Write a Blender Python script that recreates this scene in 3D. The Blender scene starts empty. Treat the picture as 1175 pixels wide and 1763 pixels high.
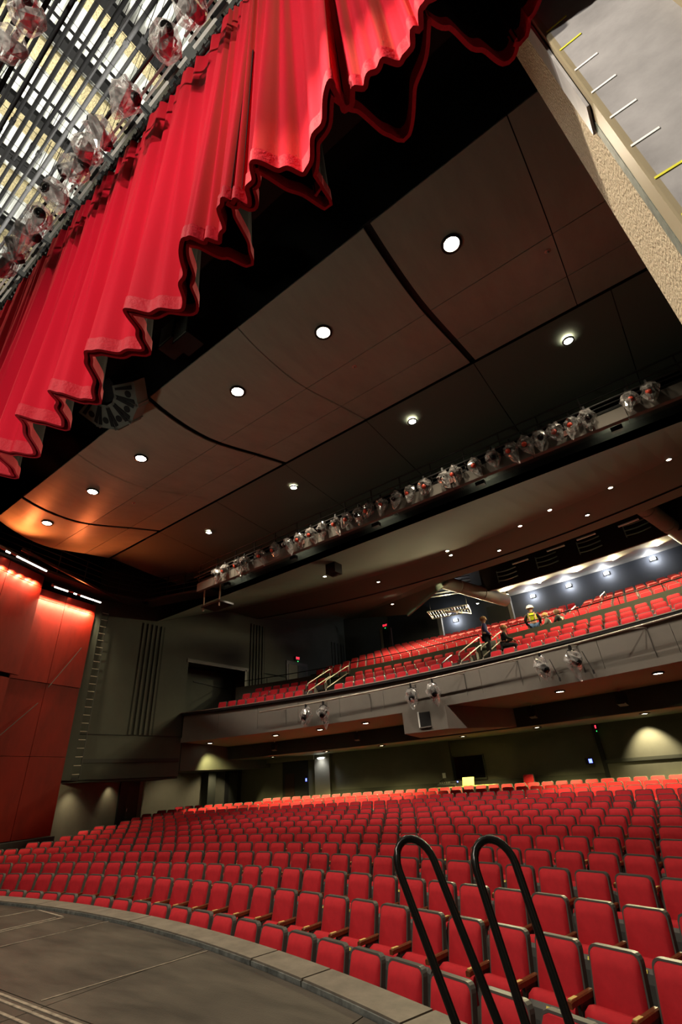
import bpy, math, random
from mathutils import Vector, Matrix, noise
random.seed(7)
PI = math.pi
S = bpy.context.scene
COL = S.collection

# ------------------------------------------------------------------ camera
CAM_H = 1.5
YAW, PITCH, ROLL, F_PX = math.radians(35.405), math.radians(29.512), math.radians(-4.139), 820.0
_f = Vector((-math.sin(YAW) * math.cos(PITCH), math.cos(YAW) * math.cos(PITCH), math.sin(PITCH)))
_r = Vector((math.cos(YAW), math.sin(YAW), 0)); _u = _r.cross(_f)
_r2 = _r * math.cos(ROLL) + _u * math.sin(ROLL); _u2 = -_r * math.sin(ROLL) + _u * math.cos(ROLL)
cam = bpy.data.cameras.new('camera'); cam.sensor_fit = 'HORIZONTAL'; cam.sensor_width = 24.0
cam.lens = F_PX / 1175 * 24.0; cam.clip_start = .05; cam.clip_end = 200
camo = bpy.data.objects.new('camera', cam); COL.objects.link(camo)
camo.matrix_world = Matrix(((_r2.x, _u2.x, -_f.x, 0), (_r2.y, _u2.y, -_f.y, 0), (_r2.z, _u2.z, -_f.z, CAM_H), (0, 0, 0, 1)))
S.camera = camo

def proj(p):                      # used only to count seats along a row for their labels
    d = Vector(p) - Vector((0, 0, CAM_H)); c = d.dot(_f)
    if c <= .1: return (-9999, -9999)
    return (587.5 + F_PX * d.dot(_r2) / c, 881.5 - F_PX * d.dot(_u2) / c)

# ------------------------------------------------------------------ world, exposure, work and fill lights
w = bpy.data.worlds.new('world'); S.world = w; w.use_nodes = True
w.node_tree.nodes['Background'].inputs[0].default_value = (.02, .02, .022, 1)
w.node_tree.nodes['Background'].inputs[1].default_value = 0.0
S.view_settings.view_transform = 'Standard'; S.view_settings.look = 'None'
S.view_settings.exposure = 0.0; S.view_settings.gamma = 1.0; S.view_settings.use_curve_mapping = False
S.cycles.use_denoising = True
S.cycles.max_bounces = 5; S.cycles.diffuse_bounces = 3; S.cycles.glossy_bounces = 3
S.cycles.transparent_max_bounces = 8; S.cycles.sample_clamp_indirect = 4.0
S.cycles.caustics_reflective = False; S.cycles.caustics_refractive = False

def aim(o, target):
    o.rotation_euler = (Vector(target) - o.location).to_track_quat('-Z', 'Y').to_euler()

def spot(name, loc, target, watts, deg, color=(1, .86, .66), blend=.6, radius=.08, parent=None):
    l = bpy.data.lights.new(name, 'SPOT'); l.energy = watts; l.color = color
    l.spot_size = math.radians(deg); l.spot_blend = blend; l.shadow_soft_size = radius
    o = bpy.data.objects.new(name, l); COL.objects.link(o); o.location = loc; aim(o, target)
    return o

def area(name, loc, target, watts, sx, sy, color=(1, .9, .75)):
    l = bpy.data.lights.new(name, 'AREA'); l.energy = watts; l.color = color
    l.shape = 'RECTANGLE'; l.size = sx; l.size_y = sy
    o = bpy.data.objects.new(name, l); COL.objects.link(o); o.location = loc; aim(o, target)
    return o

# stage work lights hung high in the fly tower, some added to light the curtain; the low one is fill
spot('work_fill_light', (-3.0, -3.4, 9.2), (-.6, 1.8, 8.2), 1500, 165, (1, .90, .76), .3, .06)
spot('work_fill_light', (-14.5, -2.6, 9.6), (-8.5, 1.7, 8.6), 760, 160, (1, .88, .74), .5, .06)
spot('work_fill_light', (-3.4, -2.6, 9.0), (.7, 2.5, 4.6), 4300, 34, (1, .88, .68), .8, .06)
spot('loft_light', (-4.0, -6.5, 11.5), (-6.5, -.4, 19.6), 6500, 74, (1, .96, .86), .4, .8)
spot('loft_light', (-13.0, -6.5, 11.5), (-11.0, -.4, 19.6), 6500, 74, (1, .96, .86), .4, .8)
area('loft_light', (-8.6, .9, 14.3), (-8.6, .4, 19.6), 300, 8.0, .3, (1, .96, .88))
spot('work_fill_light', (-11.0, -1.0, .7), (-7.5, 7.0, 10.6), 420, 84, (1, .96, .80), .8, .4)  # added uplight low on the stage, brightens the ceiling cloud
spot('work_fill_light', (-5.5, -5.5, 12.5), (-6.5, 1.2, 0), 2300, 62, (1, .88, .72), .9, .3)

# ------------------------------------------------------------------ materials
MATS = {}
def mat(name, col, rough=.6, metal=0.0, nz=None, bump=None, emit=None, spec=.3, sheen=0.0):
    m = bpy.data.materials.new(name); m.use_nodes = True
    nt = m.node_tree; b = nt.nodes['Principled BSDF']
    b.inputs['Base Color'].default_value = (*col, 1); b.inputs['Roughness'].default_value = rough
    b.inputs['Metallic'].default_value = metal; b.inputs['Specular IOR Level'].default_value = spec
    if sheen: b.inputs['Sheen Weight'].default_value = sheen
    if emit:
        b.inputs['Emission Color'].default_value = (*emit[0], 1); b.inputs['Emission Strength'].default_value = emit[1]
    tc = nt.nodes.new('ShaderNodeTexCoord') if (nz or bump) else None
    if nz:
        sc, amt = nz[0], nz[1]
        mp = nt.nodes.new('ShaderNodeMapping'); nt.links.new(tc.outputs['Object'], mp.inputs[0])
        if len(nz) > 2: mp.inputs['Scale'].default_value = nz[2]
        n = nt.nodes.new('ShaderNodeTexNoise'); n.inputs['Scale'].default_value = sc; n.inputs['Detail'].default_value = 6
        n.inputs['Roughness'].default_value = .65
        nt.links.new(mp.outputs[0], n.inputs['Vector'])
        r = nt.nodes.new('ShaderNodeValToRGB')
        r.color_ramp.elements[0].position = .3; r.color_ramp.elements[1].position = .72
        r.color_ramp.elements[0].color = (*[c * (1 - amt) for c in col], 1)
        r.color_ramp.elements[1].color = (*[min(1, c * (1 + amt)) for c in col], 1)
        nt.links.new(n.outputs['Fac'], r.inputs[0]); nt.links.new(r.outputs[0], b.inputs['Base Color'])
    if bump:
        n2 = nt.nodes.new('ShaderNodeTexNoise'); n2.inputs['Scale'].default_value = bump[0]; n2.inputs['Detail'].default_value = 4
        nt.links.new(tc.outputs['Object'], n2.inputs['Vector'])
        bp = nt.nodes.new('ShaderNodeBump'); bp.inputs['Strength'].default_value = bump[1]; bp.inputs['Distance'].default_value = bump[2] if len(bump) > 2 else .02
        nt.links.new(n2.outputs['Fac'], bp.inputs['Height']); nt.links.new(bp.outputs[0], b.inputs['Normal'])
    MATS[name] = m
    return m

mat('stage_floor', (.062, .052, .040), .5, nz=(1.3, .55, (.6, 2.2, 1)), bump=(60, .25, .01))
mat('curb', (.17, .145, .115), .55, nz=(5, .3))
mat('worn_metal', (.30, .33, .32), .35, .7, nz=(9, .6))
mat('tape', (.26, .22, .17), .6, nz=(12, .5))
mat('house_floor', (.035, .032, .028), .8)
mat('seat_red', (.47, .013, .022), .82, nz=(14, .10), bump=(180, .15, .004))
mat('seat_frame', (.085, .078, .070), .38)
mat('seat_pan', (.075, .073, .068), .5)
mat('arm_wood', (.15, .042, .016), .3, nz=(18, .4, (1, 6, 1)))
mat('brass', (.90, .76, .26), .3, .2)
mat('plate', (.80, .66, .12), .4)
mat('curtain_red', (.52, .004, .024), .75, bump=(30, .08, .01), sheen=.16, spec=.08)
MATS['curtain_red'].node_tree.nodes['Principled BSDF'].inputs['Sheen Tint'].default_value = (1, .42, .26, 1)
MATS['curtain_red'].node_tree.nodes['Principled BSDF'].inputs['Sheen Roughness'].default_value = .5
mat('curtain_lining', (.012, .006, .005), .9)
mat('hem_red', (.50, .005, .022), .7, bump=(22, .5, .02))
mat('black', (.008, .008, .008), .6)
mat('black_metal', (.016, .016, .016), .4, .3)
mat('rail_black', (.012, .011, .010), .22, .2)
mat('loft_black', (.005, .005, .005), .85)
mat('dark_steel', (.030, .030, .028), .5, .3)
mat('steel', (.42, .40, .36), .35, .8)
mat('pale_pipe', (.46, .41, .34), .35, .6)
mat('deck', (.80, .82, .78), .55, nz=(2, .15))
mat('fireproof', (.62, .53, .30), .95, nz=(16, .45), bump=(26, .9, .05))
mat('white_metal', (.78, .78, .74), .4)
mat('plaster', (.40, .33, .235), .8, nz=(40, .35), bump=(42, 1.0, .03))
mat('wall_grey', (.27, .265, .285), .42, nz=(2.2, .28), bump=(6, .1, .01))
mat('tan_metal', (.25, .21, .14), .5)
mat('green_grey', (.10, .115, .10), .6, nz=(14, .5))
mat('mark_white', (.85, .85, .85), .6)
mat('mark_yellow', (.62, .60, .05), .6)
mat('cloud', (.33, .345, .275), .42, nz=(3, .10, (1, .25, 1)))
mat('ceiling_dark', (.12, .145, .115), .8)
mat('wall_dark', (.032, .034, .026), .75, nz=(1.5, .12))
mat('groove', (.016, .016, .014), .9)
mat('wall_back', (.085, .084, .064), .75, nz=(1.2, .1))
mat('wall_side_low', (.135, .125, .095), .75, nz=(1.2, .1))
mat('wall_balcony_back', (.020, .022, .027), .7)
mat('fascia', (.155, .140, .118), .7, nz=(2, .06))
mat('soffit', (.15, .165, .115), .75)
mat('panel_red', (.11, .0045, .0015), .55, spec=.08, nz=(2.0, .22, (1, 1, .35)))
mat('maroon', (.020, .007, .005), .5)
mat('glass_black', (.004, .004, .004), .12)
mat('skin', (.50, .27, .18), .6)
mat('cloth_blue', (.09, .10, .28), .85)
mat('cloth_black', (.010, .010, .011), .85)
mat('cloth_grey', (.10, .09, .085), .85)
mat('denim', (.045, .085, .19), .85)
mat('hi_vis', (.66, .78, .02), .7)
mat('reflective', (.70, .42, .30), .4)
mat('hard_hat', (.82, .76, .70), .35)
mat('hair_blond', (.42, .23, .09), .7)
mat('hair_brown', (.11, .055, .03), .7)
mat('speaker_grey', (.19, .21, .18), .6)
mat('wood_pale', (.42, .34, .12), .6)
mat('paper_yellow', (.42, .41, .10), .6)
mat('pink_tag', (.62, .30, .24), .7)
mat('lamp_warm', (1, 1, 1), .5, emit=((1, .86, .62), 60))
mat('lamp_soft', (1, 1, 1), .5, emit=((1, .84, .62), 16))
mat('lamp_white', (1, 1, 1), .5, emit=((.93, .95, 1), 30))
mat('lamp_strip', (1, 1, 1), .5, emit=((1, .93, .80), 14))
mat('lamp_step', (1, 1, 1), .5, emit=((1, .72, .22), 3.0))
mat('led_blue', (.1, .1, 1), .5, emit=((.10, .14, 1), 6))
mat('exit_red', (1, .05, .06), .5, emit=((1, .03, .06), 3.0))
mat('exit_green', (.05, 1, .2), .5, emit=((.06, .9, .2), 1.2))
mat('red_gel', (.55, .07, .04), .35)

def bag_material():
    m = bpy.data.materials.new('clear_plastic'); m.use_nodes = True; nt = m.node_tree
    for n in list(nt.nodes): nt.nodes.remove(n)
    out = nt.nodes.new('ShaderNodeOutputMaterial'); mix = nt.nodes.new('ShaderNodeMixShader')
    tr = nt.nodes.new('ShaderNodeBsdfTransparent'); mix2 = nt.nodes.new('ShaderNodeMixShader')
    gl = nt.nodes.new('ShaderNodeBsdfGlossy'); gl.inputs['Roughness'].default_value = .18; gl.inputs['Color'].default_value = (.95, .92, .88, 1)
    df = nt.nodes.new('ShaderNodeBsdfDiffuse'); df.inputs['Color'].default_value = (.75, .73, .70, 1)
    tc = nt.nodes.new('ShaderNodeTexCoord'); nz = nt.nodes.new('ShaderNodeTexNoise'); nz.inputs['Scale'].default_value = 9; nz.inputs['Detail'].default_value = 5
    rp = nt.nodes.new('ShaderNodeValToRGB'); rp.color_ramp.elements[0].position = .42; rp.color_ramp.elements[1].position = .66
    rp.color_ramp.elements[0].color = (.20, .20, .20, 1); rp.color_ramp.elements[1].color = (.75, .75, .75, 1)
    nt.links.new(tc.outputs['Object'], nz.inputs['Vector']); nt.links.new(nz.outputs['Fac'], rp.inputs[0])
    mix2.inputs[0].default_value = .45
    nt.links.new(gl.outputs[0], mix2.inputs[1]); nt.links.new(df.outputs[0], mix2.inputs[2])
    nt.links.new(rp.outputs[0], mix.inputs[0]); nt.links.new(tr.outputs[0], mix.inputs[1]); nt.links.new(mix2.outputs[0], mix.inputs[2])
    nt.links.new(mix.outputs[0], out.inputs[0]); MATS['clear_plastic'] = m
bag_material()

# ------------------------------------------------------------------ mesh helpers
CX, CY = -9.4, -17.0                                  # centre of all the seating arcs
def pol(R, a, z=0.0): return Vector((CX + R * math.sin(a), CY + R * math.cos(a), z))
def ang_at(x, R): return math.asin(max(-1, min(1, (x - CX) / R)))

class MB:
    def __init__(self): self.v = []; self.f = []; self.m = []; self.s = []
    def add(self, vs, fs, mi=0, smooth=False):
        o = len(self.v); self.v += [tuple(p) for p in vs]
        for q in fs: self.f.append(tuple(i + o for i in q)); self.m.append(mi); self.s.append(smooth)
        return self
    def box(self, c, s, rz=0.0, mi=0, M=None):
        hx, hy, hz = s[0] / 2, s[1] / 2, s[2] / 2
        vs = [Vector((x, y, z)) for z in (-hz, hz) for y in (-hy, hy) for x in (-hx, hx)]
        T = M if M is not None else Matrix.Rotation(rz, 4, 'Z')
        vs = [T @ p + Vector(c) for p in vs]
        return self.add(vs, [(0, 2, 3, 1), (4, 5, 7, 6), (0, 1, 5, 4), (2, 6, 7, 3), (0, 4, 6, 2), (1, 3, 7, 5)], mi)
    def bar(self, p, q, wd, ht, mi=0):                # rectangular bar between two points
        p, q = Vector(p), Vector(q); d = q - p; L = d.length
        M = d.to_track_quat('Y', 'Z').to_matrix().to_4x4()
        return self.box((p + q) / 2, (wd, L, ht), M=M, mi=mi)
    def tube(self, pts, r, n=8, mi=0, closed=False):
        pts = [Vector(p) for p in pts]; k = len(pts); vs = []; fs = []
        up = Vector((.123, .317, .941)).normalized()
        for i, p in enumerate(pts):
            if closed: t = (pts[(i + 1) % k] - pts[i - 1])
            else: t = (pts[min(i + 1, k - 1)] - pts[max(i - 1, 0)])
            t.normalize(); a = t.cross(up)
            if a.length < 1e-3: a = t.cross(Vector((1, 0, 0)))
            a.normalize(); b = t.cross(a)
            for j in range(n):
                q = 2 * PI * j / n; vs.append(p + a * (r * math.cos(q)) + b * (r * math.sin(q)))
        for i in range(k if closed else k - 1):
            for j in range(n):
                i2 = (i + 1) % k
                fs.append((i * n + j, i * n + (j + 1) % n, i2 * n + (j + 1) % n, i2 * n + j))
        self.add(vs, fs, mi, True)
        if not closed:
            self.add([vs[j] for j in range(n)], [tuple(range(n - 1, -1, -1))], mi)
            self.add([vs[(k - 1) * n + j] for j in range(n)], [tuple(range(n))], mi)
        return self
    def arc(self, prof, a0, a1, n, mi=0, shear=0.0):   # closed (R,z) profile swept around the house centre
        k = len(prof); vs = []; fs = []
        for i in range(n + 1):
            a = a0 + (a1 - a0) * i / n
            for (R, z) in prof:
                p = pol(R, a, z); p.z += shear * p.x; vs.append(p)
        for i in range(n):
            for j in range(k):
                j2 = (j + 1) % k; fs.append((i * k + j, i * k + j2, (i + 1) * k + j2, (i + 1) * k + j))
        fs.append(tuple(range(k))); fs.append(tuple(n * k + j for j in range(k - 1, -1, -1)))
        return self.add(vs, fs, mi)
    def prism(self, poly, dirv, mi=0):                # closed planar polygon of 3D points extruded by a vector
        k = len(poly); vs = [Vector(p) for p in poly] + [Vector(p) + Vector(dirv) for p in poly]
        fs = [tuple(range(k)), tuple(range(2 * k - 1, k - 1, -1))] + [(i, (i + 1) % k, (i + 1) % k + k, i + k) for i in range(k)]
        return self.add(vs, fs, mi)
    def lathe(self, prof, n=16, mi=0, M=None, smooth=True, cap=True):  # (r,z) profile about Z
        M = M or Matrix(); vs = []; fs = []; k = len(prof)
        for (r, z) in prof:
            for j in range(n):
                q = 2 * PI * j / n; vs.append(M @ Vector((r * math.cos(q), r * math.sin(q), z)))
        for i in range(k - 1):
            for j in range(n): fs.append((i * n + j, i * n + (j + 1) % n, (i + 1) * n + (j + 1) % n, (i + 1) * n + j))
        self.add(vs, fs, mi, smooth)
        if cap and prof[0][0] > 1e-4: self.add(vs[:n], [tuple(range(n - 1, -1, -1))], mi)
        if cap and prof[-1][0] > 1e-4: self.add(vs[-n:], [tuple(range(n))], mi)
        return self
    def sheet(self, rows, mi=0, smooth=True):
        n = len(rows[0]); vs = [p for r in rows for p in r]
        fs = [(i * n + j, i * n + j + 1, (i + 1) * n + j + 1, (i + 1) * n + j) for i in range(len(rows) - 1) for j in range(n - 1)]
        return self.add(vs, fs, mi, smooth)
    def mesh(self, name, mats):
        me = bpy.data.meshes.new(name); me.from_pydata(self.v, [], self.f)
        for m in (mats if isinstance(mats, (list, tuple)) else [mats]): me.materials.append(MATS[m])
        me.polygons.foreach_set('material_index', self.m); me.polygons.foreach_set('use_smooth', self.s)
        me.update(); return me
    def build(self, name, mats, parent=None):
        return link(name, self.mesh(name, mats), parent)

def link(name, me, parent=None):
    o = bpy.data.objects.new(name, me); COL.objects.link(o)
    if parent is not None: o.parent = parent
    return o
def empty(name, loc=(0, 0, 0), rz=0.0):
    o = bpy.data.objects.new(name, None); COL.objects.link(o); o.location = loc; o.rotation_euler = (0, 0, rz)
    o.empty_display_size = .1
    return o
def tag(o, label, cat, group=None):
    o['label'] = label; o['category'] = cat
    if group: o['group'] = group
    return o
def struct(o, label=None):
    o['kind'] = 'structure'
    if label: o['label'] = label
    return o
def copy_tree(src, parent=None):
    c = src.copy(); COL.objects.link(c); c.parent = parent
    for ch in list(src.children): copy_tree(ch, c)
    return c
ONES = ['', 'first', 'second', 'third', 'fourth', 'fifth', 'sixth', 'seventh', 'eighth', 'ninth', 'tenth', 'eleventh', 'twelfth',
        'thirteenth', 'fourteenth', 'fifteenth', 'sixteenth', 'seventeenth', 'eighteenth', 'nineteenth']
TENS = {2: ('twentieth', 'twenty'), 3: ('thirtieth', 'thirty'), 4: ('fortieth', 'forty'), 5: ('fiftieth', 'fifty')}
def nth(n):
    if n < 20: return ONES[n]
    t, o = divmod(n, 10)
    return TENS[t][0] if o == 0 else TENS[t][1] + '-' + ONES[o]

# ================================================================== STRUCTURE
# ---- stage floor: loose deck panels with joints, curved front edge
RIN = 21.9
def arc_y(x): 
    q = RIN * RIN - (x - CX) ** 2
    return CY + math.sqrt(q) if q > 0 else -99
stage = struct(empty('floor_stage'), 'dark scuffed stage floor of large panels with a curved front edge')
xs = [-21.1 + 2.6 * i for i in range(10)]; ys = [-12.6, -9.6, -6.4, -3.2, -.2, 2.86, 9]
for i in range(len(xs) - 1):
    for j in range(len(ys) - 1):
        x0, x1, y0, y1 = xs[i] + .006, xs[i + 1] - .006, ys[j] + .006, ys[j + 1] - .006
        top = []
        for q in range(9):
            x = x0 + (x1 - x0) * q / 8; top.append((x, max(y0, min(y1, arc_y(x) - .01))))
        if max(t[1] for t in top) - y0 < .05: continue
        poly = [(x0, y0, -.05), (x1, y0, -.05)] + [(t[0], t[1], -.05) for t in reversed(top)]
        MB().prism(poly, (0, 0, .05)).build('floor_panel', 'stage_floor', stage)
MB().box((-9.4, -5.9, -.075), (23.4, 13.4, .04)).build('subfloor', 'black', stage)
# apron front wall and raised curb in lengths
ap = MB(); ap.arc([(21.86, -1.05), (22.2, -1.05), (22.2, -.02), (21.86, -.06)], -.56, .54, 60)
struct(ap.build('wall_apron', 'black'))
cu = struct(empty('trim_1'), 'raised curved curb along the stage edge')
cuts = [-.56, -.44, -.30, -.17, -.04, .09, .222, .262, .32, .40, .54]
for i in range(len(cuts) - 1):
    g = .0006
    MB().arc([(21.91, -.02), (22.22, -.02), (22.22, .05), (21.91, .05)], cuts[i] + g, cuts[i + 1] - g, 8).build('curb_length', 'curb', cu)
    MB().arc([(21.895, -.01), (21.908, -.01), (21.908, .035), (21.895, .035)], cuts[i] + g, cuts[i + 1] - g, 8).build('edge_strip', 'worn_metal', cu)
# painted lines and floor track on the stage
def floor_line(name, label, p, q, wd, m='tape', cat='floor line'):
    p, q = Vector((*p, .0035)), Vector((*q, .0035))
    tag(MB().bar(p, q, wd, .005).build(name, m), label, cat)
floor_line('floor_line', 'pale scuffed line along a floor joint, nearest the left picture edge', (-8.16, 3.35), (-7.96, 4.9), .018)
floor_line('floor_line', 'long pale scuffed line along a floor joint in mid stage', (-5.66, 2.9), (-5.39, 4.5), .018)
for k, (p, q, t) in enumerate([((-10.07, 4.84), (-9.06, 4.74), 'short front edge'), ((-10.4, 3.2), (-10.1, 4.8), 'far long edge'), ((-9.04, 3.3), (-8.98, 4.72), 'near long edge'), ((-9.16, 3.3), (-9.10, 4.66), 'inner near edge')]):
    floor_line('trap_outline', 'worn outline of the stage floor trap, its ' + t, p, q, .035, 'tape', 'floor mark')
tr = tag(empty('floor_track'), 'double metal floor track across the stage floor beside the seams', 'track')
for dy in (0, .07, .20):
    MB().bar((-20, 2.80 - dy, .004), (-3.2, 2.80 - dy, .004), .028, .006).build('rail', 'tape', tr)

# ---- house floor (rake)
hf = MB(); hf.arc([(22.2, -1.1), (22.2, -.92), (43, .36), (43, -1.1)], -.62, .56, 40)
struct(hf.build('floor_house', 'house_floor'))

# ---- proscenium: right jamb, header, left side
JX = .61
jb = struct(empty('wall_proscenium_right'), 'proscenium jamb of rough plaster beside a grey metal wall')
MB().box((JX + 1.9, 2.13, 9.5), (3.8, .16, 21)).build('back_face', 'wall_grey', jb)
MB().box((JX + 1.9, 2.62, 9.5), (3.72, .74, 21)).build('core', 'black', jb)
MB().box((JX + .02, 2.66, 5.0), (.06, .74, 12)).build('plaster_face', 'plaster', jb)
MB().box((JX + .006, 2.125, 4.0), (.036, .15, 10)).build('corner_angle', 'tan_metal', jb)
MB().box((JX + .0, 2.245, 4.0), (.03, .085, 10)).build('edge_filler', 'green_grey', jb)
MB().box((JX - .028, 2.19, 5.95), (.016, .19, 1.9)).build('cover_plate', 'wall_grey', jb)
for i in range(8):
    z = 3.70 + .328 * i
    m_ = 'mark_yellow' if i in (0, 1, 6, 7) else 'mark_white'
    MB().box((JX + .075, 2.047, z), (.135, .004, .016)).build('trim_mark', m_, jb)
gd = struct(empty('trim_2'), 'upright steel guide on the backstage wall')
MB().box((1.17, 1.99, 9), (.05, .12, 18)).build('guide_angle', 'tan_metal', gd)
MB().box((1.24, 1.96, 9), (.04, .18, 18)).build('guide_web', 'white_metal', gd)
MB().box((1.31, 1.97, 9), (.05, .10, 18)).build('guide_lip', 'black_metal', gd)
struct(MB().box((-9.4, 2.6, 15.6), (20.4, .9, 11.5)).build('wall_header', 'black'))
struct(MB().box((-21.6, 2.55, 9.5), (4.4, 1.0, 21)).build('wall_proscenium_left', 'black'))
struct(MB().box((-9.4, 3.9, 13.2), (21, 1.7, .1)).build('ceiling_front_void', 'black'))
struct(MB().box((-9.4, 8.8, 14.2), (27, 12, .1)).build('ceiling_plenum', 'black'))

# ---- fly tower shell
struct(MB().box((-9.4, -13.2, 9.5), (30, .2, 21)).build('wall_stage_back', 'dark_steel'))
struct(MB().box((-23.9, -5.5, 9.5), (.2, 16, 21)).build('wall_stage_left', 'dark_steel'))
struct(MB().box((5.0, -5.5, 9.5), (.2, 16, 21)).build('wall_stage_right', 'dark_steel'))
dk = MB(); y = -8.0; prof = []
while y < 2.2:
    prof += [(y, 19.6), (y + .10, 19.6), (y + .13, 19.72), (y + .20, 19.72)]; y += .23
dk.sheet([[(x, p[0], p[1]) for p in prof] for x in (-23.8, 4.9)], smooth=False)
struct(dk.build('ceiling_fly_deck', 'deck'), 'pale corrugated metal roof deck of the fly tower')
for x in (-4.6, -6.72, -8.75, -10.75, -12.8, -14.9, -17.0):
    b = MB().box((x, -3, 19.48), (.12, 10.4, .2)); b.box((x, -3, 19.36), (.58, 10.4, .10)); b.box((x, -3, 19.57), (.5, 10.4, .05))
    struct(b.build('beam_fireproofed', 'fireproof'))
for i, x in enumerate((-3.9, -5.66, -7.07, -9.07, -10.5, -12.5, -14.2, -16.2)):
    b = MB().box((x, -3, 17.10), (.05, 10.4, .2)); b.box((x, -3, 16.99), (.22, 10.4, .03)); b.box((x, -3, 17.2), (.22, 10.4, .03))
    struct(b.build('beam_grid', 'loft_black'))
for i, x in enumerate((-6.35, -8.0, -9.8, -11.5, -13.4)):
    struct(MB().tube([(x, -6, 16.2), (x, 2, 16.2)], .035).build('beam_conduit', 'loft_black'))

# ---- ceiling cloud (curved in section, split into panels) over the front of the house
CP = [(4.8, 10.70), (5.3, 10.57), (5.75, 10.51), (6.2, 10.48), (6.7, 10.50), (7.2, 10.585), (7.8, 10.74), (8.8, 11.03), (10.05, 11.36)]
def cloud_z(y):
    for (a, za), (b, zb) in zip(CP, CP[1:]):
        if y <= b: return za + (zb - za) * (y - a) / (b - a)
    return CP[-1][1]
def lx(y): return -18.9 - (y - 4.8) * .35
def rx(y): return 1.0 + (y - 4.8) * .35
cl = struct(empty('ceiling_cloud'), 'curved dark ceiling cloud in panels with slots and round downlights')
xb = [None, -16.8, -13.1, -9.43, -5.94, -2.32, .45, None]; slots = {-16.8, -9.43, -2.32}
yb = [4.8, 7.2, 8.75, 10.05]
for i in range(7):
    for j in range(3):
        ya, ybb = yb[j] + (.012 if j else 0), yb[j + 1] - .012
        rows = []
        for q in range(7):
            y = ya + (ybb - ya) * q / 6
            xa = lx(y) if xb[i] is None else xb[i] + (.08 if xb[i] in slots else .010)
            xc = rx(y) if xb[i + 1] is None else xb[i + 1] - (.08 if xb[i + 1] in slots else .010)
            rows.append([(xa, y, cloud_z(y)), (xc, y, cloud_z(y))])
        m = MB(); m.sheet(rows); m.sheet([[(p[0], p[1], p[2] + .04) for p in reversed(r)] for r in rows])
        for r in (rows[0], rows[-1]): m.add([r[0], r[1], (r[1][0], r[1][1], r[1][2] + .04), (r[0][0], r[0][1], r[0][2] + .04)], [(0, 1, 2, 3)])
        m.build('panel', 'cloud', cl)
for x in (-16.8, -9.43, -2.32):
    MB().sheet([[(x - .2, y, cloud_z(y) + .12), (x + .2, y, cloud_z(y) + .12)] for y, _ in CP]).build('slot_backing', 'black', cl)
# second cloud behind, darker
c2 = struct(empty('ceiling_cloud_rear'), 'flat dark ceiling panels between the front cloud and the lighting catwalk')
xb2 = [-20.6, -16.8, -13.1, -9.43, -5.94, -2.32, 1.2, 3.2]
for i in range(7):
    m = MB(); m.sheet([[(xb2[i] + .01, 10.1, 11.32), (xb2[i + 1] - .01, 10.1, 11.32)], [(xb2[i] + .01, 12.4, 11.1), (xb2[i + 1] - .01, 12.4, 11.1)], [(xb2[i] + .01, 13.9, 11.0), (xb2[i + 1] - .01, 13.9, 11.0)]])
    m.build('panel', 'ceiling_dark', c2)

# ---- left side of the house
lw = struct(empty('wall_left'), 'dark grey side wall with fluted strips and a recessed box opening')
X0 = -22.2
MB().box((X0 - 2.9, 13.35, 7.5), (5.8, 5.5, 10.5)).build('wall_mass', 'wall_dark', lw)
def flutes(y0, y1, z0, z1, n):
    for i in range(n):
        y = y0 + (y1 - y0) * (i + .5) / n
        MB().box((X0 + .02, y, (z0 + z1) / 2), (.07, (y1 - y0) / n * .42, z1 - z0)).build('flute', 'wall_dark', lw)
        MB().box((X0 + .003, y + (y1 - y0) / n * .45, (z0 + z1) / 2), (.012, (y1 - y0) / n * .42, z1 - z0)).build('flute_gap', 'groove', lw)
flutes(13.1, 14.4, 4.0, 9.2, 5); flutes(20.45, 21.7, 6.0, 10.6, 5); flutes(28.6, 30.2, 8.6, 10.8, 4)
MB().box((X0 + .01, 13.65, 2.95), (.03, 4.75, .15)).build('slot', 'black', lw)
MB().box((X0 + .01, 10.94, 2.30), (.03, .62, .13)).build('slot', 'black', lw)
MB().box((X0 + .012, 13.4, 3.98), (.02, 5.4, .03)).build('reveal', 'groove', lw)
# above balcony: pieces round the box opening (y 15.7-20.3, z 5.0-7.65)
MB().box((X0 - .3, 24.0, 10.4), (.6, 15.8, 5.5)).build('upper_wall', 'wall_dark', lw)
MB().box((X0 - .3, 26.1, 6.0), (.6, 11.6, 3.4)).build('upper_wall', 'wall_dark', lw)
MB().box((X0 - .3, 18.2, 4.4), (.6, 4.3, 1.2)).build('upper_wall', 'wall_dark', lw)
MB().box((X0 - 1.3, 18.2, 6.3), (.2, 4.6, 2.8)).build('recess_back', 'wall_dark', lw)
MB().box((X0 - .55, 20.22, 6.4), (1.15, .16, 2.6)).build('recess_jamb', 'maroon', lw)
MB().box((X0 - .55, 18.2, 7.72), (1.15, 4.4, .18)).build('recess_head', 'maroon', lw)
MB().bar((X0 - 1.18, 17.4, 6.95), (X0 - 1.18, 19.9, 6.75), .05, .04).build('recess_rail', 'black', lw)
d1 = struct(empty('door_1'), 'dark doorway with maroon frame under a red exit sign in the side wall')
MB().box((X0 + .02, 24.78, 7.9), (.06, 2.1, 1.7)).build('door_frame', 'maroon', d1)
MB().box((X0 + .045, 24.35, 7.8), (.05, .85, 1.5)).build('door_leaf', 'wall_side_low', d1)
MB().box((X0 + .045, 25.25, 7.8), (.05, .8, 1.5)).build('opening', 'black', d1)
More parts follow.
